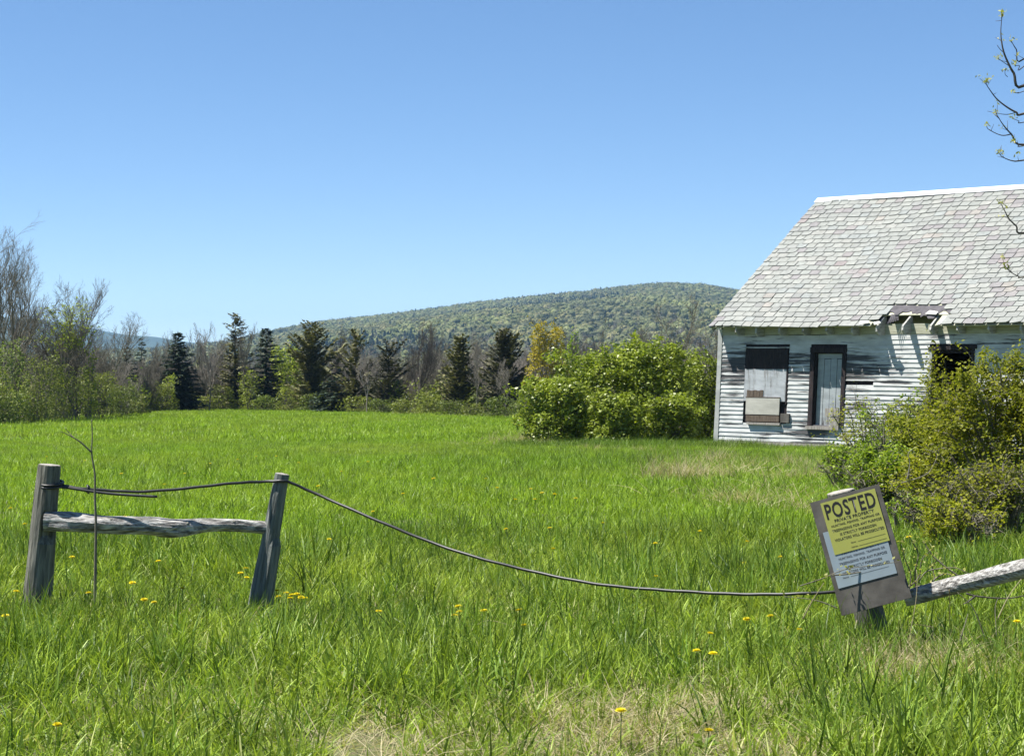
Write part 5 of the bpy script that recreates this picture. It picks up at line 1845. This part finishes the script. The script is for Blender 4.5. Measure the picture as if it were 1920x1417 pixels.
# --- dead straw among it
straw = [tuft('t', 26, .12, .10, .24, .002, .0045, 71, M['straw'], 1.2, 4, 1.05), tuft('t', 22, .10, .12, .28, .002, .004, 72, M['straw'], .9, 4, .7), tuft('t', 30, .16, .45, .75, .006, .011, 73, M['straw'], .6, 4, .25)]
P, RT, S, IX = [], [], [], []
x, y, r = field_pts(6.4, 12.5, 9000, 1.0, 55)
dry = bare_patch(x, y)
keep = r.random(len(x)) < dry * .5 + .10
x, y = x[keep], y[keep]
put(x, y, r.integers(0, 2, len(x)), r.uniform(.7, 1.2, len(x)), r, .15)
for (px, py, n, sp_, sc2) in ((1290, 905, 22, .30, .75), (1345, 875, 10, .3, .6), (1385, 940, 26, .16, .28), (1370, 950, 18, .2, .25), (1430, 885, 16, .35, .45), (1480, 880, 16, .22, .55), (1470, 905, 18, .3, .35), (960, 828, 26, .35, .5), (985, 832, 20, .25, .55),
                       (1560, 900, 10, .3, .5), (1100, 845, 14, .6, .3), (1500, 960, 10, .3, .5), (1690, 1265, 7, .2, .3), (1725, 1255, 9, .2, .32), (1770, 1275, 7, .22, .3), (1200, 845, 10, .6, .35)):
    d = dep(py); X = (px - CX) / FPX * d
    put(r.normal(X, sp_, n), r.normal(d, sp_, n), np.full(n, 2), r.uniform(.7, 1.25, n) * sc2, r, .3)
for (px, py, n, sp_) in ((1720, 1262, 70, .30), (1650, 1240, 30, .3), (1790, 1275, 40, .35), (1430, 900, 60, 1.0), (1300, 900, 40, .8), (1390, 945, 40, .5), (1500, 930, 30, .8), (970, 835, 40, .7), (1250, 1330, 60, .5), (900, 1400, 40, .4)):
    d = dep(py); X = (px - CX) / FPX * d
    k = 1.0 if d < 12 else 2.0
    put(r.normal(X, sp_, n), r.normal(d, sp_, n), r.integers(0, 2, n), r.uniform(.8, 1.4, n) * k, r, .2)
scatter('dead_grass', np.concatenate(P), np.concatenate(RT), np.concatenate(S), np.concatenate(IX), straw, 'dry straw coloured dead grass lying among the green')

# --- dandelions
def dandelion_meshes():
    st = MB(); st.tube([(0, 0, -.02), (.004, 0, .10), (.0, .002, .2)], [.0028, .0024, .0022], 5)
    stem = st.mesh('stem', M['stem'], True)
    V, F = [], []
    r = random.Random(4)
    for ring, (n, L, up) in enumerate(((16, .021, .10), (14, .017, .45), (10, .011, .9))):
        for k in range(n):
            a = 6.283 * (k + .5 * ring) / n + r.uniform(-.06, .06); wv = .0036
            c, s_ = math.cos(a), math.sin(a)
            z = .2
            b0 = len(V)
            V += [(c * .002 - s_ * wv * .4, s_ * .002 + c * wv * .4, z), (c * .002 + s_ * wv * .4, s_ * .002 - c * wv * .4, z),
                  (c * L + s_ * wv, s_ * L - c * wv, z + L * up), (c * L - s_ * wv, s_ * L + c * wv, z + L * up)]
            F.append((b0, b0 + 1, b0 + 2, b0 + 3))
    me = bpy.data.meshes.new('flower_head'); me.from_pydata(V, [], F); me.materials.append(M['petal']); me.update()
    return stem, me


stem_me, head_me = dandelion_meshes()
DL = [  # photograph position of each flower
    (95, 1367, 'single dandelion in the bottom left corner'), (1165, 1337, 'brightest dandelion near the bottom, right of centre'), (1315, 1376, 'dandelion near the bottom edge below the brightest one'),
    (1497, 1183, 'dandelion in the grass left of the sign post'), (1389, 1056, 'orange yellow dandelion left of the sign, below the straw heap'), (1710, 1011, 'dandelion right of the sign board'),
    (1900, 1162, 'dandelion at the right edge under the log rail'), (247, 1098, 'dandelion below the left rail, right of the sapling'), (167, 1121, 'dandelion at the foot of the thin sapling'),
    (265, 1130, None), (292, 1137, 'pair head dandelion low between the two left posts'), (343, 1108, 'dandelion half way between the two left posts'),
    (518, 1103, 0), (532, 1107, 0), (548, 1106, 0), (553, 1110, 0), (570, 1110, 0), (572, 1117, 0), (526, 1116, 0), (540, 1119, 0),
    (455, 1064, 1), (452, 1071, 1), (448, 1077, 1), (868, 1127, 2), (910, 1135, 2), (870, 1137, 2), (985, 1136, 2), (988, 1164, 2), (703, 1141, 2), (845, 1145, 2),
    (958, 991, 2), (1033, 987, 2), (1033, 1021, 2), (1229, 1019, 2), (1225, 1070, 2), (1398, 1160, 2), (1450, 1160, 2), (1312, 1180, 2), (1313, 1212, 2), (1333, 1217, 2), (1462, 1047, 2), (1520, 1056, 2),
    (965, 943, 3), (993, 921, 3), (1018, 926, 3), (1036, 928, 3), (930, 918, 3), (914, 902, 3), (1078, 935, 3), (1005, 942, 3), (232, 890, 3), (310, 905, 3), (440, 862, 3), (482, 860, 3), (520, 858, 3), (87, 857, 3), (160, 862, 3), (395, 870, 3), (600, 905, 3), (640, 884, 3), (705, 960, 3), (760, 930, 3), (820, 900, 3),
    (25, 955, 3), (45, 985, 3), (130, 1045, 3), (300, 1052, 3), (8, 1150, 3), (20, 1115, 3), (1130, 975, 3), (1310, 990, 3), (1390, 1010, 3), (610, 1010, 3), (230, 970, 3), (560, 870, 3), (690, 870, 3), (345, 885, 3)]
GL = {0: ('dandelion in the cluster right of the leaning post', 'dandelions right of the leaning post'), 1: ('small dandelion just left of the leaning post', 'dandelions left of the leaning post'),
      2: ('dandelion in the grass below the cable', 'dandelions along the cable'), 3: ('tiny far dandelion dotting the meadow', 'far dandelions in the meadow')}
r = random.Random(12)
for (px, py, lb) in DL:
    d = dep(py)
    for _ in range(3):                             # the head stands above the sward
        hh = .17 if d < 14 else .22
        z = gzs((px - CX) / FPX * d, d) + hh
        d = (CAMZ - (.234 + hh)) / ((py - HY) / FPX - .0195)
    X = (px - CX) / FPX * d
    o = empty('dandelion', (X, d, gzs(X, d) + (hh - .2)), r.uniform(0, 6.28))
    o.rotation_euler = (r.uniform(-.12, .25), r.uniform(-.15, .15), r.uniform(0, 6.28))
    k = r.uniform(.85, 1.15) * (1.0 if d < 16 else 1.15)
    o.scale = (k, k, 1)
    if lb is None: lb = 'dandelion between the sapling and the middle of the left rail'
    if isinstance(lb, str): tag(o, lb, 'dandelion', 'dandelions in the near grass')
    elif lb == 2:
        zn = 'left of its lowest part' if px < 800 else 'near the crossing straw stalks' if px < 1005 else 'towards the sign'
        tag(o, 'dandelion in the grass along the cable, ' + zn, 'dandelion', 'dandelions along the cable, ' + zn)
    elif lb == 3:
        zn = 'left of the thick left post' if px < 90 else 'behind the left rail' if px < 520 else 'behind the cable right of the leaning post' if px < 850 else 'in front of the big bush'
        tag(o, 'tiny far dandelion in the meadow ' + zn, 'dandelion', 'far dandelions ' + zn)
    else: tag(o, GL[lb][0], 'dandelion', GL[lb][1])
    link('stem', stem_me, o); link('flower_head', head_me, o)
